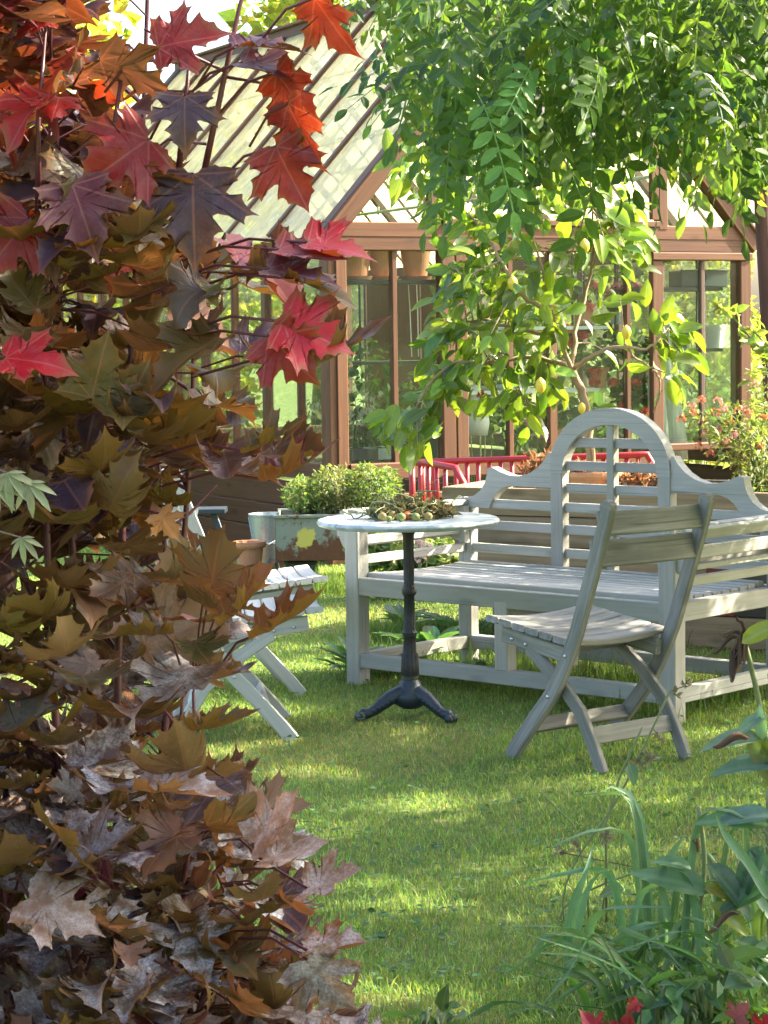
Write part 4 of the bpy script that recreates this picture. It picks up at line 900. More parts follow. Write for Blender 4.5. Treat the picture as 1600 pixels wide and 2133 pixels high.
for s_ in stems:                                                   # forking side twigs
    for i in range(2, 10):
        for q in range(2):
            a = rs.uniform(0, 6.28); d = V3(math.cos(a), math.sin(a)*.7, rs.uniform(.2, .7)); L_ = rs.uniform(.06, .16); p = s_[i]
            if p[2] + L_ > s_[-1, 2]: continue
            tube(mbs, [p, p + d*L_*.5 + V3(0, 0, .01), p + d*L_ + V3(0, 0, .03)], [.0035, .0028, .0016], 5, caps=False)
def stem_near(P):
    best, bd = None, 1e9
    for s_ in stems:
        zq = min(P[2]-.03, s_[-1, 2]); 
        i = int(np.clip(np.searchsorted(s_[:, 2], zq)-1, 0, 9)); f_ = (zq - s_[i, 2])/max(s_[i+1, 2]-s_[i, 2], 1e-6); q = s_[i]*(1-f_)+s_[i+1]*f_
        d_ = np.linalg.norm(q-P)
        if d_ < bd: best, bd = q, d_
    return best
n = 4500; P, D, C = [], [], []
Yd = 2.95 + .85*r.random(n)
px = r.uniform(-390, 900, n); py = r.uniform(-260, 2330, n)
bx_ = np.interp(py, bys, bxs) - 95 - 60*r.random(n)
keep = px < bx_
# gaps: fewer leaves where the garden shows through, and the airy red top shoots
gap = np.zeros(n)
for gx, gy, gr_, a_ in ((470, 720, 120, .75), (330, 1250, 110, .5), (470, 830, 90, .7), (520, 620, 110, .7), (430, 60, 110, .72), (560, 330, 170, .96), (400, 250, 110, .72), (310, 480, 70, .5), (480, 1110, 95, .9), (350, 1050, 80, .6), (560, 1150, 90, .9), (480, 1380, 60, .6), (200, 700, 60, .4), (480, 500, 100, .35), (360, 1440, 60, .5), (600, 430, 90, .8), (620, 640, 90, .7), (600, 860, 60, .5)):
    gap = np.maximum(gap, a_*np.exp(-((px-gx)**2+(py-gy)**2)/(gr_**2)))
keep &= r.random(n) > gap
keep &= r.random(n) < np.where(py > 1500, .62, .50)
px, py, Yd = px[keep], py[keep], Yd[keep]; n = len(px)
P = np.array([at(a, b, c) for a, b, c in zip(px, py, Yd)])
hgt = P[:, 2]
PAL = dict(purple=(.048, .030, .046), crimson=(.19, .010, .010), brown=(.082, .050, .026), olive=(.085, .066, .020), dull=(.090, .076, .064), tan=(.20, .125, .085), wine=(.085, .014, .022))
names = list(PAL); pal = np.array([PAL[k] for k in names])
def pick(z):
    if z > 1.60: p = [.38, .36, .02, .0, .0, .0, .24]
    elif z > 1.52: p = [.24, .22, .26, .12, .02, .0, .14]
    elif z > 1.42: p = [.20, .14, .27, .26, .12, .05, .03]
    elif z > 1.0: p = [.20, .01, .27, .33, .14, .05, .0]
    else: p = [.16, .0, .26, .16, .20, .20, .02]
    return names.index(r.choice(names, p=np.array(p)/sum(p)))
ci = np.array([pick(z) for z in hgt]); C = pal[ci]*np.exp(r.normal(size=(n, 1))*.22)*np.exp(r.normal(size=(n, 3))*.08)
alpha = np.clip((.98 - hgt)/.22, 0, 1)*np.clip(r.random(n)*1.3-.25, 0, 1) + .12*(r.random(n) < .2)
outw = np.stack([P[:, 0] + .45, P[:, 1] - 3.5, np.zeros(n)], -1); outw = unit(outw + r.normal(size=(n, 3))*[.55, .55, 0])
side = r.random(n)
elev = np.where(hgt > 1.45, r.normal(-.30, .42, n), r.normal(-.02, .34, n))
D = unit(outw*np.cos(elev)[:, None] + V3(0, 0, 1)*np.sin(elev)[:, None])
Nn = unit(V3(0, 0, 1) + r.normal(size=(n, 3))*.30 + V3(0, -.12, 0))
kx = np.where(hgt > 1.45, np.abs(r.normal(.5, .6, n)), np.abs(r.normal(1.5, .8, n))); ky = np.where(hgt > 1.45, r.normal(.7, .5, n), r.normal(-.3, .7, n))
S = np.clip(r.normal(.106, .026, n), .055, .155)*np.where(hgt > 1.5, 1.1, 1.0)
mbl = MB()
maple_put(mbl, r, P, D, Nn, S, np.concatenate([C, alpha[:, None]], 1), kx, ky, .075)
for k in range(n):
    if k % 2 == 0:
        q = stem_near(P[k]); ln = np.linalg.norm(q-P[k])
        if ln > .22: q = P[k] + (q-P[k])/ln*.16
        m = (P[k]+q)/2 + V3(0, 0, .012); tube(mbs, [q, m, P[k]], .0017, 5, caps=False)
# single leaves that stand clear of the mass: pixel of the leaf base, direction on the picture, facing, length, colour
HERO = [ # bx, by, tip dx, dy, toward camera, normal(x,y,z), size m, colour, kx, ky
 (402, 362, 0, 1, .30, (0, -1, .35), .165, 'purple', .35, .55), (150, 385, .35, .9, .3, (.1, -.9, .5), .14, 'wine', .6, .5), (385, 200, 0, .9, .5, (0, -.7, .7), .105, 'purple', .5, .9),
 (575, 150, .55, .75, .1, (-.85, -.45, .3), .12, 'crimson', .4, .3), (600, 215, .35, .85, .0, (-.85, -.5, .2), .14, 'crimson', .5, .2), (575, 305, .35, .8, .15, (-.5, -.8, .25), .125, 'crimson', .4, .4), (655, -5, .5, .8, -.1, (-.85, -.35, .35), .13, 'crimson', .7, .2),
 (505, 130, .8, .15, .1, (.0, -.35, .9), .12, 'wine', .6, .4), (495, 95, .85, -.05, -.2, (-.2, -.35, .9), .13, 'wine', .6, .3), (330, 100, .85, -.25, .1, (.1, -.75, .6), .13, 'crimson', .4, .3), (60, 455, -.5, .6, .1, (.2, -.9, .3), .13, 'crimson', .4, .3), (310, 290, -.6, .4, .2, (.2, -.9, .35), .15, 'crimson', .4, .3),
 (590, 670, .85, .35, .1, (-.25, -.75, .6), .135, 'bright', .5, .3), (560, 700, .7, .7, .1, (-.4, -.8, .4), .12, 'crimson', .9, .3), (10, 745, .9, .1, .1, (0, -.55, .8), .125, 'bright', .5, .3),
 (640, 765, .95, -.25, .05, (0, -.1, 1), .165, 'brown', 2.4, -.5), (580, 520, .95, .15, .1, (0, -.35, .9), .13, 'crimson', .9, .1), (560, 560, .9, .2, .1, (.1, -.4, .9), .13, 'wine', .8, .1), (640, 505, .9, .2, .0, (0, -.5, .85), .12, 'bright', 1.2, .1),
 (560, 1000, .95, -.2, .05, (0, -.1, 1), .14, 'wine', 2.2, -.5), (540, 1320, .9, -.35, .1, (0, -.2, 1), .15, 'tanb', 1.6, -.6), (470, 1290, .8, -.5, .05, (-.1, -.3, .95), .14, 'tanb', 1.4, -.8), (395, 1520, .95, -.05, .1, (0, -.2, 1), .13, 'olive', 1.7, -.5), (520, 940, .9, -.3, .1, (0, -.15, 1), .12, 'olive', 1.7, -.4),
 (530, 1760, .75, -.65, .05, (-.2, -.4, .9), .13, 'tan', 1.2, -.4), (545, 1790, .95, -.1, .0, (0, -.3, .95), .12, 'tan', 1.4, -.3), (640, 1850, .95, -.1, .05, (0, -.3, 1), .11, 'tan', 1.5, -.7), (640, 1980, .95, -.05, .05, (0, -.2, 1), .12, 'tanb', 1.3, -.3), (640, 2000, .6, .75, .0, (-.5, -.7, .3), .13, 'dull', .8, .3), (150, 1800, .8, -.3, .1, (0, -.35, .95), .16, 'tan', 1.5, -.3), (60, 1870, .8, .3, .15, (0, -.6, .8), .15, 'tan', .6, .5), (300, 1640, .85, .1, .1, (0, -.3, .95), .15, 'tan', 1.6, -.1),
 (250, 870, .5, -.85, .15, (.0, -.85, .4), .12, 'olive', .8, -.3), (190, 830, .3, -.9, .2, (.1, -.85, .4), .13, 'olive', .8, -.2), (610, 580, .8, .3, .1, (.1, -.25, 1), .12, 'olive', 1.2, .2), (140, 520, .9, .0, .1, (0, -.3, 1), .14, 'amber', 1.2, -.3), (330, 1070, .5, .6, .2, (0, -.7, .6), .06, 'amber', .5, .3)]
PAL.update(bright=(.36, .010, .020), tanb=(.15, .062, .018), amber=(.28, .12, .015))
hp, hd, hn, hs, hc, hkx, hky = [], [], [], [], [], [], []
for (bx0, by0, dx, dy, dc, nn_, sz, cn, kx0, ky0) in HERO:
    p = at(bx0, by0, 2.93 + .06*r.random()); hp.append(p); hd.append(V3(dx, -dc, -dy)); hn.append(V3(*nn_)); hs.append(sz*.80); hc.append((*PAL[cn], .55 if by0 > 1550 else 0.05)); hkx.append(kx0); hky.append(ky0)
    q = stem_near(p) if by0 > 330 else p + V3(-.05 - .05*r.random(), .06, -.05); ln = np.linalg.norm(q-p); q = p + (q-p)*min(1, .20/ln); tube(mbs, [q, (p+q)/2 + V3(0, 0, .015), p], .0021, 6, caps=False)
maple_put(mbl, r, np.array(hp), np.array(hd), np.array(hn), np.array(hs), np.array(hc), np.array(hkx), np.array(hky), .06)
for pts_ in ([(425, 360), (470, 150), (500, 10), (520, -60)], [(372, 360), (388, 200), (395, 120)], [(200, 420), (240, 250), (262, 100)], [(80, 440), (80, 250), (95, 60)], [(470, 150), (360, 95), (300, 60)], [(470, 160), (560, 175), (580, 195)], [(430, 300), (350, 290), (300, 330)], [(468, 140), (400, 190), (330, 190)]):
    tube(mbs, [at(a, b, 3.02) for a, b in pts_], np.linspace(.0048, .002, len(pts_)) if pts_[0][0] in (425, 372, 200, 80) else np.linspace(.0024, .0016, len(pts_)), 7)
mbs.build('stems', M['stem'], msh, smooth=True); mbl.build('leaves', L_maple, msh, smooth=True)
# pale lobed sprig at the left edge
r = np.random.default_rng(5); sp = thing('pale_maple_sprig', tuple(at(-30, 1000, 2.8)*V3(1, 1, 0)), 'pale green finely lobed maple sprig hanging in front of the brown leaves', 'plant'); mb = MB(); ms = MB()
T_lob = ovate(.24, (.2, .45, .72), .2, .25, .5)
for (px, py, s) in ((15, 985, 1.0), (60, 1005, .9), (-10, 1010, .8), (45, 1120, .7)):
    P = at(px, py, 2.8); ds = []
    for a in (-80, -45, -15, 15, 48, 80): ds.append(V3(math.sin(rad(a+20)), -.2, -math.cos(rad(a+20))*.8))
    put(mb, T_lob, np.tile(P, (6, 1)), frames(np.array(ds), np.tile(V3(0, -.8, .6), (6, 1))), np.array([.03, .055, .065, .066, .055, .03])*s*.78, vary(r, (.24, .26, .16), 6, .08, .04)); tube(ms, [at(-60, py-30, 2.85), P], .0012, 5)
tube(ms, [at(-70, 950, 2.85), at(-60, 1100, 2.85), at(-80, 1500, 2.9), at(-90, 2133, 2.95)*V3(1, 1, 0)], .003, 5)
mb.build('leaves', L_herb, sp, smooth=True); ms.build('stem', M['browntwig'], sp)

# ------------------------------------------------------------------ lemon tree in a terracotta pot
LY = 9.72
lp0 = at(1232, 1040, LY); lpb = V3(lp0[0], LY, PH-.10)
pot('terracotta_pot', lpb, .105, .145, .17, M['terra'], 'terracotta pot sunk in the wooden planter holding the lemon tree', 'pot')
lt = thing('lemon_tree', tuple(lpb + V3(0, 0, .12)), 'small lemon tree with glossy leaves and yellow fruit rising behind the bench', 'tree')
r = np.random.default_rng(14); ms = MB()
def limb(pp, r0, r1, seg=9):
    P = np.array([at(a, b, LY + d) for a, b, d in pp]); tt = np.linspace(0, 1, len(P)); uu = np.linspace(0, 1, len(P)*4)
    Q = np.stack([np.interp(uu, tt, P[:, i]) for i in range(3)], -1)
    for _ in range(3): Q[1:-1] = (Q[:-2] + 2*Q[1:-1] + Q[2:])/4
    Q += r.normal(size=Q.shape)*.003; tube(ms, Q, np.linspace(r0, r1, len(Q)), seg); return Q
tw = [limb([(1232, 1035, 0), (1231, 940, 0), (1222, 850, 0), (1205, 800, 0), (1185, 765, 0)], .021, .018)]
ms.build('trunk', M['bark'], lt, smooth=True); ms = MB()
main = [[(1205, 800, 0), (1175, 730, -.05), (1155, 670, -.1), (1140, 600, -.1), (1120, 520, -.15), (1080, 420, -.1)], [(1150, 650, -.1), (1090, 620, -.15), (1050, 560, -.2), (1010, 480, -.1), (950, 420, 0)], [(1190, 770, 0), (1200, 680, .1), (1225, 600, .15), (1240, 500, .1), (1230, 400, .0)], [(1195, 770, 0), (1230, 740, -.1), (1290, 720, -.15), (1350, 730, -.15), (1385, 690, -.15)], [(1180, 760, 0), (1100, 740, .05), (1020, 760, 0), (950, 750, -.1), (900, 790, -.1), (865, 850, -.1)], [(1165, 700, 0), (1090, 690, 0), (1000, 660, .1), (930, 690, 0)], [(1230, 560, .1), (1280, 500, .1), (1310, 470, .1)], [(1360, 770, -.1), (1380, 800, -.1), (1362, 860, 0)], [(1300, 715, -.15), (1340, 760, -.1), (1385, 775, -.1)], [(1140, 590, -.1), (1180, 520, .1), (1190, 430, .1)], [(1120, 520, -.1), (1000, 560, -.2), (930, 600, -.2)], [(1110, 740, .05), (1090, 800, 0), (1070, 850, 0)]]
for m_ in main: tw.append(limb(m_, .012 if len(m_) > 3 else .006, .0035, 7))
T_lem = ovate(.50, (.15, .35, .6, .82), .22, .30, .45)
lo, hi = [], []
mb = MB(); Pl, Dl = [], []
regions = [(1105, 420, 215, 120, 190), (1110, 560, 190, 120, 150), (1020, 620, 110, 80, 60), (1160, 650, 170, 110, 80), (960, 730, 80, 70, 62), (865, 880, 62, 55, 34), (1060, 790, 110, 60, 75), (1390, 710, 55, 60, 26), (1300, 720, 80, 60, 34), (1290, 500, 60, 80, 60), (900, 380, 60, 50, 26), (1240, 620, 110, 100, 70), (1400, 790, 25, 35, 7), (1100, 850, 40, 40, 12), (840, 345, 30, 20, 5), (940, 800, 60, 40, 26)]
allq = np.concatenate(tw[1:])
for (cx, cy, rx, ry, n) in regions:
    a = r.uniform(0, 6.28, n); q = r.random(n)**.5; px = cx + rx*q*np.cos(a); py = cy + ry*q*np.sin(a); dp = r.normal(size=n)*.16*min(1, rx/120)
    for i in range(n): Pl.append(at(px[i], py[i], LY + dp[i]))
Pl = np.array(Pl); ppl = project(Pl)
thin = ((ppl[:, 0] > 1165) & (ppl[:, 0] < 1360) & (ppl[:, 1] > 525) & (ppl[:, 1] < 850) & (r.random(len(Pl)) < .86)) | ((ppl[:, 0] > 965) & (ppl[:, 0] < 1065) & (ppl[:, 1] > 770) & (ppl[:, 1] < 900) & (r.random(len(Pl)) < .7))
Pl = Pl[~thin]; n = len(Pl)
# leaves sit on twigs: join the clusters to the nearest limb
cl = Pl[::6]
for c_ in cl:
    dq = np.linalg.norm(allq - c_, axis=1); q = allq[dq.argmin()]
    if dq.min() < .6: tube(ms, [q, (q+c_)/2 + V3(0, 0, .02), c_ + V3(0, 0, .01)], [.0035, .0028, .0015], 5, caps=False)
ms.build('branches', M['bark'], lt, smooth=True)
cen = V3(*at(1130, 620, LY)); outd = unit(Pl - cen)
D = unit(outd*[.9, .5, .3] + r.normal(size=(n, 3))*.55 - [0, 0, .55]); Nn = unit(r.normal(size=(n, 3))*.55 + V3(-.1, -.35, .75) + outd*.3)
sz = np.clip(r.normal(.106, .022, n), .05, .15)
put(mb, T_lem, Pl, frames(D, Nn), sz, vary(r, [(.08, .14, .022), (.10, .17, .025), (.14, .21, .03), (.06, .12, .035)], n, .25, .08))
for (px, py, dx, dy) in ((1345, 640, 0, -1), (1385, 670, .2, -1), (1410, 690, .9, -.3), (1405, 745, 1, .1), (1395, 790, .2, .8), (1370, 700, -.2, -1), (830, 335, -.9, .2), (815, 325, -.2, -1), (835, 370, -.4, .9), (875, 900, -.1, 1), (850, 890, -.5, .7), (810, 860, -1, .2), (1245, 850, 1, .2)):
    P = at(px, py, LY-.12)
    put(mb, T_lem, P[None], frames(V3(dx, -.2, -dy)[None], V3(-.2, -.8, .5)[None]), [.12], vary(r, (.12, .18, .03), 1, .15, .05))
mb.build('leaves', L_lemon, lt, smooth=True)
for px, py, s in ((1218, 513, .8), (1068, 590, .8), (1305, 692, .75), (1126, 803, .85), (1212, 850, .6)):
    mb = MB(); P = at(px, py, LY - .20); pr = [(.001, -.044), (.007, -.040), (.017, -.031), (.026, -.012), (.0275, .005), (.023, .022), (.013, .033), (.005, .040), (.001, .043)]
    lathe(mb, [(a*s, b*s) for a, b in pr], P, 18); mb.build('lemon', M['lemon'], lt, smooth=True)

# ------------------------------------------------------------------ pinnate canopy overhead
def pinnate(r, npair, droop, ll=.17, wd=.36):
    TV, TF, TL = ovate(.50, (.18, .48, .8), .18, .12, .5); V, Fc, Lp = [], [], []
    def axis(s): return V3(0, s, -droop*s*s)
    def tang(s): return unit(V3(0, 1, -2*droop*s))
    for k in range(npair*2+1):
        if k == npair*2: s, sd_ = 1.0, 0
        else: s, sd_ = .2 + .78*(k//2)/npair + .02*(k % 2), (-1 if k % 2 else 1)
        a = axis(s); tg = tang(s)
        d = unit(tg*.45 + V3(sd_*1.0, 0, -.25 + r.normal()*.12)) if sd_ else tg
        nn = unit(V3(r.normal()*.2, .3, 1) + V3(0, 0, 0)); R = frames(d[None], nn[None])[0]
        sz = ll*(1.0 - .35*abs(s-.55))*(.9+.2*r.random()); base = len(V)
        V += list(TV*sz @ R.T + a); Lp += list(TL); Fc += [tuple(i + base for i in q) for q in TF]
    base = len(V)
    for s in np.linspace(0, 1, 5):
        a = axis(s)
        for sg in (-1, 1): V.append(a + V3(sg*.006, 0, 0)); Lp.append(V3(0, s, 0))
    for i in range(4): Fc.append((base+2*i, base+2*i+1, base+2*i+3, base+2*i+2))
    return np.array(V), Fc, np.array(Lp)
r = np.random.default_rng(31)
PINS = [pinnate(r, k, d, .205) for k, d in ((5, .3), (6, .5), (5, .15), (6, .7), (5, .5))]
ct = thing('robinia_tree', (2.15, 6.1, 0), 'drooping green robinia with pinnate leaves hanging over the bench and table', 'tree')
mb = MB(); tube(mb, [(2.15, 6.1, -.05), (2.12, 6.1, .8), (2.05, 6.12, 1.7), (1.9, 6.2, 2.5)], [.11, .09, .08, .07], 12); mb.build('trunk', M['darkbark'], ct, smooth=True)
ms = MB(); brs = []
for k in range(26):
    e_ = V3(r.uniform(-.35, 1.7), r.uniform(4.9, 8.0), r.uniform(2.2, 2.9)); s_ = V3(1.95, 6.15, r.uniform(2.2, 2.7)); m1 = (s_+e_)/2 + V3(0, 0, r.uniform(.25, .6)); 
    uu = np.linspace(0, 1, 9)[:, None]; Q = (1-uu)**2*s_ + 2*uu*(1-uu)*m1 + uu**2*e_; tube(ms, Q, np.linspace(.028, .005, 9), 7); brs.append(Q)
ms.build('branches', M['darkbark'], ct, smooth=True)
CB = np.array([(-500, 60), (660, 60), (700, 70), (735, 100), (770, 140), (815, 180), (860, 240), (900, 320), (960, 370), (1010, 420), (1080, 370), (1150, 330), (1220, 400), (1290, 380), (1340, 290), (1400, 280), (1460, 310), (1520, 340), (1570, 380), (1620, 400), (2600, 430)], float)
mb = MB(); N = 1250
px = r.uniform(640, 1750, N); lowb = np.interp(px, CB[:, 0], CB[:, 1]); q = r.random(N); py = lowb - 150 - (lowb+160)*q**1.1
Yd = 4.7 + 2.6*r.random(N); 
keep = (px > 795 + 70*r.random(N) + np.clip(py - 20, 0, 60)) & (lowb - 150 - py > -5)
pxl = np.where(px < 900, px, px); px, py, Yd = px[keep], py[keep], Yd[keep]; n1 = len(px)
P1 = np.array([at(a, b, c) for a, b, c in zip(px, py, Yd)])
N2 = 34000; P2 = np.stack([r.uniform(1.2, 4.6, N2), r.uniform(2.1, 9.6, N2), r.uniform(.9, 4.0, N2)], -1)
el = ((P2[:, 0]-2.9)/1.5)**2 + ((P2[:, 1]-6.0)/3.6)**2 + ((P2[:, 2]-2.05)/1.05)**2  # low out-of-frame foliage, added to shade the lawn and bench
el = np.minimum(el, ((P2[:, 0]-2.6)/1.0)**2 + ((P2[:, 1]-3.9)/1.3)**2 + ((P2[:, 2]-3.2)/.75)**2)  # second unseen clump, added to shade the maple shrub
su, sv_ = P2[:, 0] - 1.30*P2[:, 2], P2[:, 1] - .32*P2[:, 2]      # unseen crown cut along sun rays to lay light patches on the lawn
hole = np.sin(su*6.3+.5+1.6*np.sin(sv_*2.3))*np.sin(sv_*8.2+1.2+1.4*np.sin(su*3.1)) + .22*np.sin(su*14+2)*np.sin(sv_*15)
hole -= np.clip((sv_ - 6.7)*.6, 0, .35)*(su > -.1) + .30*(sv_ < 3.9)  # fewer holes towards bench and maple, keeping both in shade
pp2 = project(P2); P2 = P2[(el < 1) & (hole < np.where((sv_ > 3.9) & (sv_ < 6.9), .085, .14)) & ((pp2[:, 1] < -130) | (pp2[:, 0] > 1800))]
P = np.concatenate([P1, P2]); n = len(P)
down = np.clip(r.normal(.75, .4, n), -.2, 1.6); a = r.uniform(0, 6.28, n); out = np.stack([np.cos(a), np.sin(a)*.8 - .3, np.zeros(n)], -1)
D = unit(out - V3(0, 0, 1)*down[:, None]); Nn = unit(V3(0, 0, .8) + out*.5 + r.normal(size=(n, 3))*.3 + V3(0, -.25, 0))
S = np.clip(r.normal(.245, .04, n), .14, .34); colr = vary(r, [(.05, .115, .034), (.065, .13, .032), (.08, .15, .04), (.045, .095, .045), (.12, .19, .045)], n, .22, .07)
ti = r.integers(0, 5, n)
for k in range(5):
    m_ = ti == k; put(mb, PINS[k], P[m_], frames(D[m_], Nn[m_]), S[m_], colr[m_])
mb.build('leaves', L_can, ct)

# ------------------------------------------------------------------ slender reddish-barked tree at the right, and its crown
rt = thing('slender_tree', (2.05, 11.6, 0), 'slender tree with dark peeling reddish bark beside the glasshouse door', 'tree')
ms = MB(); Q = [at(1640, 1010, 11.5)*V3(1, 1, 0), at(1625, 1000, 11.5), at(1610, 800, 11.5), at(1600, 620, 11.5), at(1590, 450, 11.5), at(1588, 300, 11.55), at(1600, 100, 11.6), at(1620, -200, 11.6), at(1630, -600, 11.6)]
tube(ms, Q, [.06, .055, .05, .045, .045, .045, .042, .04, .03], 12); ms.build('trunk', M['darkbark'], rt, smooth=True)
r = np.random.default_rng(41); mb = MB(); ms = MB()
for k in range(14):
    e_ = V3(2.1 + r.uniform(-1.2, 1.4), 11.6 + r.uniform(-1.2, 1.2), r.uniform(2.6, 5.0)); s_ = V3(2.06, 11.6, r.uniform(1.9, 3.6)); uu = np.linspace(0, 1, 7)[:, None]; tube(ms, s_*(1-uu) + e_*uu + V3(0, 0, .25)*np.sin(uu*PI), np.linspace(.02, .004, 7), 6)
tube(ms, [at(1588, 450, 11.5), at(1560, 380, 11.4), at(1500, 350, 11.3)], [.015, .01, .004], 6)
ms.build('branches', M['darkbark'], rt, smooth=True)
YG = [(.10, .15, .03), (.14, .18, .04), (.08, .13, .03)]
r2 = np.random.default_rng(42)
cloud(mb, r2, T_leaf, [at(1500, 290, 11.2), at(1560, 360, 11.2), at(1430, 290, 11.3), at(1540, 300, 11.4), V3(1.6, 12.0, 3.1), V3(2.4, 12.1, 3.2), V3(2.0, 12.2, 3.9), V3(2.7, 12.3, 3.9), V3(2.2, 12.2, 4.9), V3(1.5, 12.2, 4.2), V3(2.9, 12.4, 3.3)], [[.24, .35, .2], [.12, .3, .18], [.16, .3, .16], [.25, .3, .3], [.5, .5, .4], [.5, .5, .5], [.6, .6, .5], [.6, .6, .5], [.6, .6, .5], [.5, .5, .5], [.5, .5, .5]], 5200, .068, YG, .4, .4, .3)
mb.build('leaves', L_bg, rt)

# ------------------------------------------------------------------ trees and shrubs behind the glasshouse
r = np.random.default_rng(51)
def bgtree(x, y, H, R_, n, sz, base, label, cat='tree', trunk=True, z0=.3, name='broadleaf_tree', ncl=10, seed=1):
    r = np.random.default_rng(seed); tt = thing(name, (x, y, 0), label, cat, 'trees behind the glasshouse' if cat == 'tree' else 'shrubs behind the glasshouse')
    cs, rs = [], []
    for k in range(ncl):
        a, q = r.uniform(0, 6.28), r.random()**.5; z = H*(z0 + (1-z0)*(k+.5)/ncl); sp = math.sin(PI*min(1, .15+.85*(k+.5)/ncl))**.6
        cs.append((x + R_*.65*q*math.cos(a)*sp, y + R_*.65*q*math.sin(a)*sp, z)); s_ = R_*r.uniform(.35, .6); rs.append((s_, s_, s_*.75))
    ms = MB(); tp = [(x, y, -.05), (x+.1, y, H*.3), (x, y+.1, H*.6), (x, y, H*.85)]
    tube(ms, tp, [.03*H, .024*H, .015*H, .005*H], 9)
    for c_ in cs: tube(ms, [V3(x, y, max(.1, c_[2]-R_*.5)), (V3(x, y, c_[2])+V3(*c_))/2, V3(*c_)], [.012*H, .008*H, .003*H], 6)
    ms.build('trunk', M['browntwig'], tt, smooth=True)
    mb = MB(); cloud(mb, r, T_bg, cs, rs, n, sz, base, .35, .3, .35, .3, .12); mb.build('crown', L_bg, tt); return tt
T_bg = ovate(.75, (.45,), .15, .2)
YL = [(.32, .32, .05), (.40, .36, .06), (.22, .27, .05), (.38, .27, .05)]; GG = [(.14, .21, .04), (.19, .24, .06), (.11, .16, .04)]; DK = [(.045, .08, .025), (.06, .10, .03)]; LG = [(.26, .31, .07), (.32, .35, .10), (.20, .26, .06)]
for k, a_ in enumerate(((-4.2, 25, 6.8, 2.8, 6500, .17, YL, 'golden-green maple tree beyond the far end of the glasshouse roof'), (-.8, 31, 7.6, 2.6, 4600, .18, LG, 'pale green tree rising above the ridge of the glasshouse'), (2.2, 30, 6.5, 2.6, 4200, .18, GG, 'green tree behind the middle of the glasshouse'), (7.0, 27, 6.0, 2.4, 5000, .15, GG, 'green tree beyond the glasshouse door'), (-7.5, 32, 8.0, 3.2, 5000, .2, LG, 'pale tree farthest to the side behind the maple shrub'))):
    bgtree(*a_, seed=70+k)
for k, a_ in enumerate(((-4.3, 19.0, 2.4, 1.3, 4500, .10, YL, 'sunny yellow-green bush at the far corner of the glasshouse'), (-2.0, 22.3, 3.0, 1.6, 5500, .11, LG, 'light green bush behind the rear gable'), (.6, 22.8, 2.8, 1.5, 5000, .11, LG, 'light green bush behind the brown boarded panel'), (2.6, 21.0, 2.6, 1.3, 4500, .10, LG, 'pale dense bush behind the glasshouse door'), (4.4, 18.5, 2.6, 1.2, 4500, .09, GG, 'green bush beside the slender tree'), (-3.4, 16.2, 1.5, .7, 2600, .07, YL, 'low yellow-green bush beside the glasshouse side wall'), (-2.3, 14.6, 1.1, .55, 2200, .06, LG, 'low pale bush close to the glasshouse side wall'), (3.5, 15.2, 2.0, .7, 2400, .06, LG, 'light bush close to the right corner of the glasshouse'), (-6.5, 22, 3.2, 2.0, 4000, .12, GG, 'green bush far behind the maple shrub'))):
    bgtree(*a_, cat='shrub', name='garden_shrub', z0=.12, seed=90+k)

# ------------------------------------------------------------------ flowering shrub at the right
P = at(1545, 900, 9.9); r = np.random.default_rng(61)
fs = thing('abelia_shrub', (1.75, 10.0, 0), 'airy green shrub with small orange-pink flowers right of the bench', 'shrub'); mb = MB(); ms = MB(); mf = MB()
T_th = ovate(.36, (.3, .7), .2, .2)
cs = [at(1560, 880, 9.95), at(1590, 960, 9.9), at(1530, 930, 9.9), at(1480, 880, 9.85), at(1620, 800, 10.1), at(1640, 930, 10.2), at(1570, 1010, 10)]
cloud(mb, r, T_th, cs, [[.13, .14, .14], [.15, .14, .14], [.10, .12, .10], [.08, .1, .07], [.15, .15, .12], [.2, .2, .2], [.12, .12, .08]], 1700, .035, [(.17, .20, .06), (.23, .25, .09), (.12, .16, .05)], .3, .2, .2)
tips = [(1420, 870), (1445, 860), (1440, 845), (1465, 880), (1490, 860), (1510, 850), (1520, 880), (1540, 855), (1500, 895), (1455, 930), (1480, 945), (1530, 905), (1560, 860), (1460, 835), (1575, 800), (1590, 870), (1470, 905), (1510, 920), (1545, 940), (1585, 930), (1495, 835)]
for i, (px, py) in enumerate(tips):
    Q = at(px, py, 9.8 + .15*r.random()); tube(ms, [V3(1.72, 10, .2 + .03*i), (V3(1.72, 10, .6)+Q)/2 + V3(.05, 0, .06), Q], [.005, .003, .0012], 5, caps=False); mf = MB(); flower_head(mf, r, Q, .022, 16, [(.62, .22, .10), (.55, .18, .10), (.66, .34, .28)][i % 3], sz=.017); mf.build('flower_cluster', L_petal, fs)
for pts_ in ([(1600, 745), (1560, 700), (1520, 650), (1495, 640)], [(1600, 720), (1570, 690)]):
    Q = [at(a, b, 9.6) for a, b in pts_]; tube(ms, [V3(1.8, 9.9, .1), V3(1.85, 9.8, .9)] + Q, .004, 6)
    for q in Q: n = 9; put(mb, T_leaf, q + r.normal(size=(n, 3))*.015, frames(rdir(r, n) + [0, 0, -.3], rdir(r, n)), .05+.02*r.random(n), vary(r, (.18, .22, .06), n))
mb.build('leaves', L_herb, fs); ms.build('stem', M['greenstem'], fs)

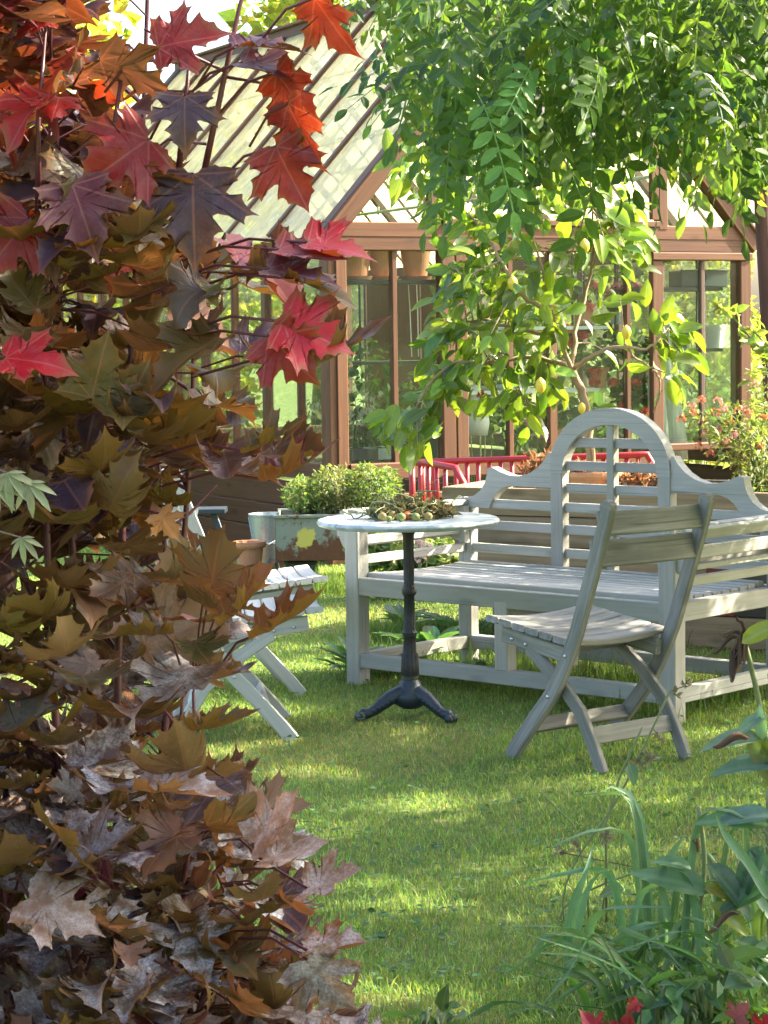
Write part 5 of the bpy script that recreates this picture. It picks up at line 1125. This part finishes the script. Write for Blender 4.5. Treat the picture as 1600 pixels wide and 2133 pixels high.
# ------------------------------------------------------------------ weeds around the bench feet
r = np.random.default_rng(71); T_dock = ovate(.36, (.15, .35, .6, .82), .25, .45, .42)
for k, (px, py, n, s, lb) in enumerate(((760, 1405, 24, .15, 'dark green weeds growing round the bench leg left of the table foot'), (820, 1400, 20, .14, 'leafy weeds growing behind the table column'), (905, 1360, 16, .17, 'tall dock leaves inside the bench stretchers right of the column'), (960, 1330, 10, .2, 'upright dock leaf by the back leg of the bench'), (1000, 1420, 9, .12, 'small weeds in front of the bench middle leg'), (930, 1430, 9, .12, 'low weeds between the table foot and the bench rail'), (840, 1310, 16, .13, 'weeds in the sunlit grass under the bench seat'))):
    P = ground(px, py); tt = thing('dock_weed', tuple(P), lb, 'weed', 'weeds by the bench'); mb = MB(); a = r.uniform(0, 6.28, n); q = P + np.stack([np.cos(a), np.sin(a), a*0], -1)*(.10*r.random((n, 1)))
    D = np.stack([np.cos(a)*.7, np.sin(a)*.7, .5+.7*r.random(n)], -1); put(mb, T_dock, q + [0, 0, .02], frames(D, np.stack([-np.cos(a)*.6, -np.sin(a)*.6, np.ones(n)], -1)), s*(.6+.6*r.random(n)), vary(r, [(.045, .12, .03), (.07, .15, .035), (.05, .11, .04)], n)); mb.build('leaves', L_strap, tt, smooth=True)
mb = MB(); n = 9000; xx, yy = [], []
for (a, b, c_, d_, m_) in ((740, 1380, 1410, 1500, 3000), (760, 1330, 1000, 1330, 2200), (1000, 1400, 1400, 1440, 2500), (1400, 1480, 1600, 1430, 1300), (590, 1225, 740, 1235, 1400), (1040, 1330, 1600, 1340, 1500)):
    p, q = ground(a, b), ground(c_, d_); u_ = r.random(m_)[:, None]; Z_ = p + (q-p)*u_ + r.normal(size=(m_, 3))*[.06, .10, 0]; xx.append(Z_[:, 0]); yy.append(Z_[:, 1])
xx, yy = np.concatenate(xx), np.concatenate(yy); n = len(xx)
blades(mb, r, xx, yy, np.clip(r.normal(.075, .035, n), .02, .2), .0032*np.ones(n), vary(r, [(.07, .15, .03), (.09, .17, .035), (.06, .12, .03)], n), .5)
tag(mb.build('tall_grass', L_grass), kind='stuff')

# ------------------------------------------------------------------ near plants at the lower right
def ribbon(mb, pts, wd, col, side, nrm_fold=.25):
    P = np.array(pts, float); n = len(P); uu = np.linspace(0, 1, n); w_ = wd*np.minimum(1, np.minimum(uu*6+.5, (1-uu)*3.0+.03)); t_ = unit(np.gradient(P, axis=0)); s_ = unit(side - t_*(t_@side)[:, None]); nn = np.cross(s_, t_)
    v, l = [], []
    for i in range(n):
        for q in (-1, 0, 1): v.append(P[i] + s_[i]*q*w_[i]/2 + nn[i]*abs(q)*w_[i]*nrm_fold); l.append((q*.45, uu[i]*.001, 0))
    f = [(3*i+q, 3*i+q+1, 3*i+q+4, 3*i+q+3) for i in range(n-1) for q in (0, 1)]
    mb.add(v, f, col, l)
def smooth(pts, m=16):
    P = np.array(pts, float); d = np.concatenate([[0], np.cumsum(np.linalg.norm(np.diff(P, axis=0), axis=1))]); uu = np.linspace(0, d[-1], m); Q = np.stack([np.interp(uu, d, P[:, i]) for i in range(3)], -1)
    for _ in range(1): Q[1:-1] = (Q[:-2]+2*Q[1:-1]+Q[2:])/4
    return Q
r = np.random.default_rng(81)
dl = thing('daylily_clump', (.55, 4.35, 0), 'clump of long blue-green strap leaves, many folded over, at the lawn edge', 'plant'); mb = MB()
BL = [(.11, .21, .10), (.14, .25, .14), (.10, .19, .07), (.16, .27, .16)]
def strap(pxs, Y0, wd, col): ribbon(mb, smooth([at(a, b, Y0 + (dd if dd else 0)) for a, b, dd in pxs]), wd, col, V3(1, .15+r.normal()*.3, r.normal()*.15))
for pts_, wd in (([(1195, 2200, 0), (1180, 1950, 0), (1195, 1870, 0), (1225, 1810, 0), (1235, 1760, .05)], .022), ([(1210, 2200, .05), (1190, 1980, .05), (1215, 1860, .05), (1240, 1815, .05), (1290, 1800, 0)], .022), ([(1190, 2200, 0), (1205, 2060, 0), (1235, 1895, 0), (1300, 1885, -.05), (1400, 1890, -.1)], .020), ([(1300, 2200, 0), (1375, 2080, 0), (1335, 1960, 0)], .022), ([(1440, 2250, 0), (1420, 2133, 0), (1340, 1965, 0)], .020), ([(1290, 1935, -.1), (1400, 1990, 0), (1500, 2080, .1), (1560, 2160, .1)], .020), ([(1390, 2200, .1), (1380, 1850, .1), (1420, 1740, .1), (1430, 1735, .1)], .020), ([(1395, 1920, .0), (1375, 1830, 0), (1400, 1770, 0), (1428, 1737, 0)], .014), ([(1475, 2200, 0), (1455, 1900, 0), (1430, 1820, 0), (1405, 1810, -.05)], .022), ([(1520, 2200, .1), (1480, 1800, .1), (1450, 1735, .1), (1520, 1740, .1)], .020), ([(1600, 2200, .1), (1560, 1840, .1), (1550, 1720, .1), (1550, 1665, .1), (1600, 1650, .1)], .02), ([(1600, 1870, -.1), (1560, 1800, -.1), (1510, 1740, -.1), (1490, 1695, -.1)], .02), ([(1640, 1960, 0), (1570, 1860, 0), (1530, 1770, 0)], .022), ([(1035, 2200, 0), (1040, 2060, 0), (1045, 2040, 0), (1120, 2030, 0)], .013)):
    strap(pts_, 4.45, wd, vary(r, BL, 1, .12, .05)[0])
for k in range(17):
    x0 = r.uniform(1200, 1500); sg = r.choice([-1, 1]); hg = r.uniform(280, 560)*(.75 if x0 < 1350 else 1); tp = 2200 - hg; le = r.uniform(60, 190)
    strap([(x0, 2230, 0), (x0 + sg*15, 2200 - hg*.6, 0), (x0 + sg*40, tp + 12, 0), (x0 + sg*58, tp, -.01), (x0 + sg*(58 + le*.5), tp + r.uniform(-14, 25), -.02), (x0 + sg*(58 + le), tp + r.uniform(10, 120), -.03)], 4.4 + .25*r.random(), r.uniform(.014, .021), vary(r, BL, 1, .15, .05)[0])
for k in range(210):
    x0 = r.uniform(1215, 1660); t_ = r.uniform(-330, 260); hgt = r.uniform(90, 330)*(1 if x0 > 1250 else .6); Y0 = 4.12 + .65*r.random(); top = 2200 - hgt*.85
    kx_ = x0 + t_*.6; strap([(x0, 2230, 0), (x0 + t_*.25, 2180 - hgt*.55, 0), (kx_, top, 0), (kx_ + t_*.5, top + r.uniform(-60, 120), -.05)], Y0, r.uniform(.005, .015), vary(r, [(.05, .13, .025), (.07, .16, .03), (.09, .19, .06), (.045, .11, .025), (.05, .13, .03), (.20, .18, .08)], 1, .2, .08)[0])
for k in range(60):
    x0 = r.uniform(960, 1330); t_ = r.uniform(-260, 160); hgt = r.uniform(30, 150); Y0 = 4.35 + .45*r.random(); yb = 2200
    strap([(x0, yb, 0), (x0 + t_*.4, yb - hgt*.8, 0), (x0 + t_, yb - hgt*.9 + r.uniform(-20, 40), 0)], Y0, r.uniform(.006, .012), vary(r, [(.08, .16, .06), (.10, .19, .09), (.12, .20, .13)], 1, .2, .08)[0])
mb.build('leaves', L_strap, dl, smooth=True)
def broad(mb, px, py, Y0, dx, dy, sz, col, nn_=(-.1, -.7, .7), T=None):
    put(mb, T or T_broad, at(px, py, Y0)[None], frames(V3(dx, -.25, -dy)[None], V3(*nn_)[None]), [sz], vary(r, col, 1, .1, .05))
T_broad = ovate(.38, (.12, .3, .5, .7, .87), .3, .35, .42)
ll = thing('broad_leaved_lily', (.80, 4.46, 0), 'tall plant with broad pointed green leaves, some yellowing and curled brown, at the right edge', 'plant'); mb = MB(); ms = MB(); md_ = MB()
GB = (.10, .20, .085)
for (px, py, dx, dy, s, c_) in ((1475, 1860, -1, -.5, .15, GB), (1470, 1800, .7, .6, .14, (.06, .14, .07)), (1600, 1720, -1, -.3, .14, GB), (1610, 1700, -.9, -.1, .12, (.10, .2, .14)), (1560, 1770, .6, .7, .1, GB), (1465, 1850, .95, .15, .095, (.24, .22, .02)), (1480, 1880, .8, .55, .10, (.18, .22, .02)), (1610, 1980, -.6, .8, .14, (.06, .15, .04)), (1590, 1890, -.3, .9, .07, (.16, .22, .03)), (1600, 1850, -.8, .2, .11, GB), (1440, 1810, -.7, -.35, .08, GB), (1590, 1760, -.5, .8, .13, (.06, .13, .07)), (1530, 1960, .9, .3, .12, (.06, .14, .05)), (1640, 1800, -.9, .4, .15, GB)):
    broad(mb, px, py, 4.45, dx, dy, s*1.05, c_, (-.15+r.normal()*.3, -.6, .7))
for pts_ in ([(1400, 2200), (1460, 1890), (1470, 1780), (1455, 1680)], [(1620, 2200), (1600, 1900), (1600, 1640)]): tube(ms, smooth([at(a, b, 4.48) for a, b in pts_]), .005, 7)
def curl(mb, px, py, Y0, L, ang, col=(.085, .06, .05), R0=.012):
    a0 = at(px, py, Y0); d = V3(math.cos(ang), -.1, -math.sin(ang)); s_ = V3(-d[2], 0, d[0]); v, l = [], []; nu, nv = 12, 9
    for i in range(nu):
        u_ = i/(nu-1); c_ = a0 + d*L*u_ + V3(0, 0, .012*math.sin(u_*5)); rr = R0*math.sin(PI*min(.97, u_*.9+.06))**.6
        for j in range(nv): th = -.5 + 4.6*j/(nv-1) + u_*.8; q = rr*(1-.05*j); v.append(c_ + s_*q*math.cos(th) + V3(0, 1, 0)*q*math.sin(th)); l.append((j/nv-.5, u_, 0))
    ii = np.arange(nu*nv).reshape(nu, nv); mb.add(v, np.stack([ii[:-1, :-1], ii[:-1, 1:], ii[1:, 1:], ii[1:, :-1]], -1).reshape(-1, 4), col, l)
curl(md_, 1540, 1905, 4.42, .07, 2.8, (.16, .115, .085), .008); dl_ = MB(); curl(dl_, 1455, 1775, 4.45, .04, -1.8, (.17, .13, .10), .007)
mb.build('leaves', L_strap, ll, smooth=True); ms.build('stem', M['greenstem'], ll, smooth=True); md_.build('withered_leaf', L_dry, ll, smooth=True); dl_.build('withered_leaf', L_dry, ll, smooth=True)
# withered stalk with yellowing leaves, further right
ws = thing('withered_flower_stalk', tuple(ground(1640, 1760)), 'tall stalk with a drooping withered brown flower and yellowing leaves at the right edge', 'plant'); ms = MB(); mb = MB(); md_ = MB()
wy = 5.2
tube(ms, smooth([at(1640, 1800, wy), at(1600, 1560, wy), at(1575, 1430, wy), at(1552, 1340, wy)]), [.0075]*10 + [.0065]*6, 8)
for k in range(11): curl(md_, 1545 + r.normal()*9, 1330 + r.normal()*7, wy - .02, .045+.03*r.random(), r.uniform(1.2, 4.6) if k % 3 else 1.7, [(.13, .10, .08), (.20, .15, .11), (.08, .06, .055)][k % 3], .007)
curl(md_, 1528, 1350, wy-.02, .07, 1.65, (.03, .04, .06), .011); dl_ = MB(); curl(dl_, 1560, 1540, wy-.1, .085, 3.1, (.15, .105, .08), .012)
for (px, py, dx, dy, s, c_, nn_) in ((1545, 1340, .9, -.6, .12, (.25, .25, .02), (-.4, -.8, .3)), (1640, 1640, -.75, -.95, .17, (.22, .26, .03), (-.5, -.8, .4)), (1640, 1600, -.9, -.2, .18, (.16, .27, .20), (0, -.5, .85)), (1585, 1540, -1, -.1, .14, (.20, .30, .23), (0, -.6, .8)), (1590, 1540, -.2, -1, .08, (.18, .28, .21), (-.3, -.8, .3)), (1600, 1490, -1, .35, .1, (.16, .26, .18), (0, -.5, .8)), (1640, 1560, -.5, .8, .12, (.24, .26, .02), (-.3, -.8, .4)), (1630, 1530, -.8, .8, .10, (.14, .24, .05), (-.3, -.8, .4)), (1600, 1420, .6, -.7, .1, (.14, .24, .12), (-.3, -.8, .4))):
    broad(mb, px, py, wy - .05, dx, dy, s, c_, nn_)
ms.build('stalk', M['greenstem'], ws, smooth=True); mb.build('leaves', L_strap, ws, smooth=True); md_.build('withered_flower', L_dry, ws, smooth=True); dl_.build('withered_leaf', L_dry, ws, smooth=True)
# thin leaning seed stalks crossing in front of the chair
for k, (pts_, heads, lb) in enumerate((([(1200, 2000), (1168, 1905), (1172, 1850), (1205, 1780), (1280, 1680), (1340, 1560), (1395, 1440)], [(1408, 1447), (1430, 1428), (1330, 1590), (1345, 1575), (1357, 1582), (1375, 1536)], 'long bent seed stalk with small buds leaning in front of the folding chair'), ([(1262, 1720), (1290, 1620), (1338, 1515)], [], 'short thin stalk beside the leaning seed stalk'), ([(1225, 1830), (1210, 1780), (1198, 1720), (1135, 1660)], [(1200, 1765)], 'pale forked twig at the lawn edge'), ([(1240, 2190), (1330, 1920), (1350, 1870), (1352, 1812)], [(1260, 1745), (1165, 1775)], 'thin stalk with a dry seed pod in the daylilies'), ([(1180, 2190), (1160, 1900), (1185, 1875), (1270, 1835), (1352, 1808)], [], 'dark wiry stalk bent sharply over the daylilies'), ([(1240, 1990), (1265, 1830), (1263, 1750)], [(1262, 1743)], 'short stalk with one grey seed head over the sunlit grass'))):
    Q = smooth([at(a, b, 4.9) for a, b in pts_]); b0 = Q[0]*V3(1, 1, 0); tt = thing('seed_stalk', tuple(b0), lb, 'plant', 'thin seed stalks'); ms = MB(); tube(ms, np.concatenate([[b0], Q]), .0026 if k != 2 else .002, 6); ms.build('stalk', M['greenstem'], tt, smooth=True)
    if heads:
        for (px, py) in heads:
            mb = MB(); P = at(px, py, 4.9); n = 14; d = rdir(r, n); put(mb, ovate(.5, (.4, .8), .3, .3), P + d*.003, frames(d + [0, 0, .4], rdir(r, n)), .012+.008*r.random(n), vary(r, [(.22, .24, .15), (.30, .30, .22)], n)); q = Q[np.linalg.norm(Q-P, axis=1).argmin()]; tube(mb, [q, P], .0012, 4, vary(r, (.2, .2, .1), 1)[0], caps=False)
            mb.build('seed_pod', L_dry, tt)
    if k in (0, 3):
        mb = MB()
        for (px, py, dx, dy, s) in (((1310, 1590, .3, 1, .05),) if k == 0 else ((1330, 1870, .3, 1, .085), (1340, 1960, .2, 1, .06), (1440, 1950, -.9, .5, .09), (1300, 1850, -.8, .1, .06))): broad(mb, px, py, 4.88, dx, dy, s, (.13, .22, .12) if k != 3 else (.15, .21, .08), T=ovate(.6, (.2, .45, .7, .88), .3, .3, .4))
        mb.build('leaves', L_strap, tt, smooth=True)
# fallen / low red maple leaves at the bottom edge, and low herbs
for k, (px, py, dx, dy, s, c_, lb) in enumerate(((1330, 2062, -.5, .3, .05, (.45, .03, .03), 'curled bright red maple leaf caught in the strap leaves'), (1240, 2125, -.3, -.6, .085, (.40, .03, .07), 'pink-red maple leaf low at the edge of the picture, left of its neighbour'), (1300, 2130, .1, -.6, .08, (.33, .015, .04), 'dark red maple leaf beside the pink-red one at the lawn edge'), (1530, 2098, .2, -.4, .075, (.30, .12, .16), 'dusty pink maple leaf among the low herbs'), (1590, 2130, .2, -.6, .09, (.42, .015, .05), 'crimson maple leaf in the lower right corner'))):
    P = at(px, py+26, 4.02); tt = thing('maple_seedling', tuple(P*V3(1, 1, 0)), lb, 'leaf', 'red maple leaves low at the lawn edge'); mb = MB()
    maple_put(mb, r, P[None], V3(dx, -.25, -dy)[None], V3(0, -.75, .65)[None], np.array([s*.68]), np.array([[*(np.array(c_)*.7), 0]]), np.array([.8 if k else 2.2]), np.array([.5])); mb.build('blade', L_maple, tt, smooth=True)
    ms = MB(); tube(ms, [P*V3(1, 1, 0), P + V3(.005, 0, -.02), P], .0016, 5); ms.build('stalk', M['stem'], tt)
for k, (px, py, n, s, lb) in enumerate(((1430, 2120, 60, .030, 'low bright green herb at the lower edge between red maple leaves'), (1560, 2105, 50, .032, 'low yellow-green herb in the lower right corner'), (1370, 2070, 24, .055, 'grey-green serrated herb under the strap leaves'), (900, 2125, 26, .035, 'small green weed at the lower edge of the lawn'), (1480, 2030, 26, .06, 'dark leafy herb under the lily leaves'))):
    P = at(px, py, 4.1); foliage_plant('low_herb', lb, 'herb', P, (.055, .06, .03), n, s, [(.12, .22, .04), (.09, .18, .05)] if k < 2 else [(.07, .15, .06)], T_leaf, L_herb, 8, 110+k, .6, 'low herbs along the lawn edge')
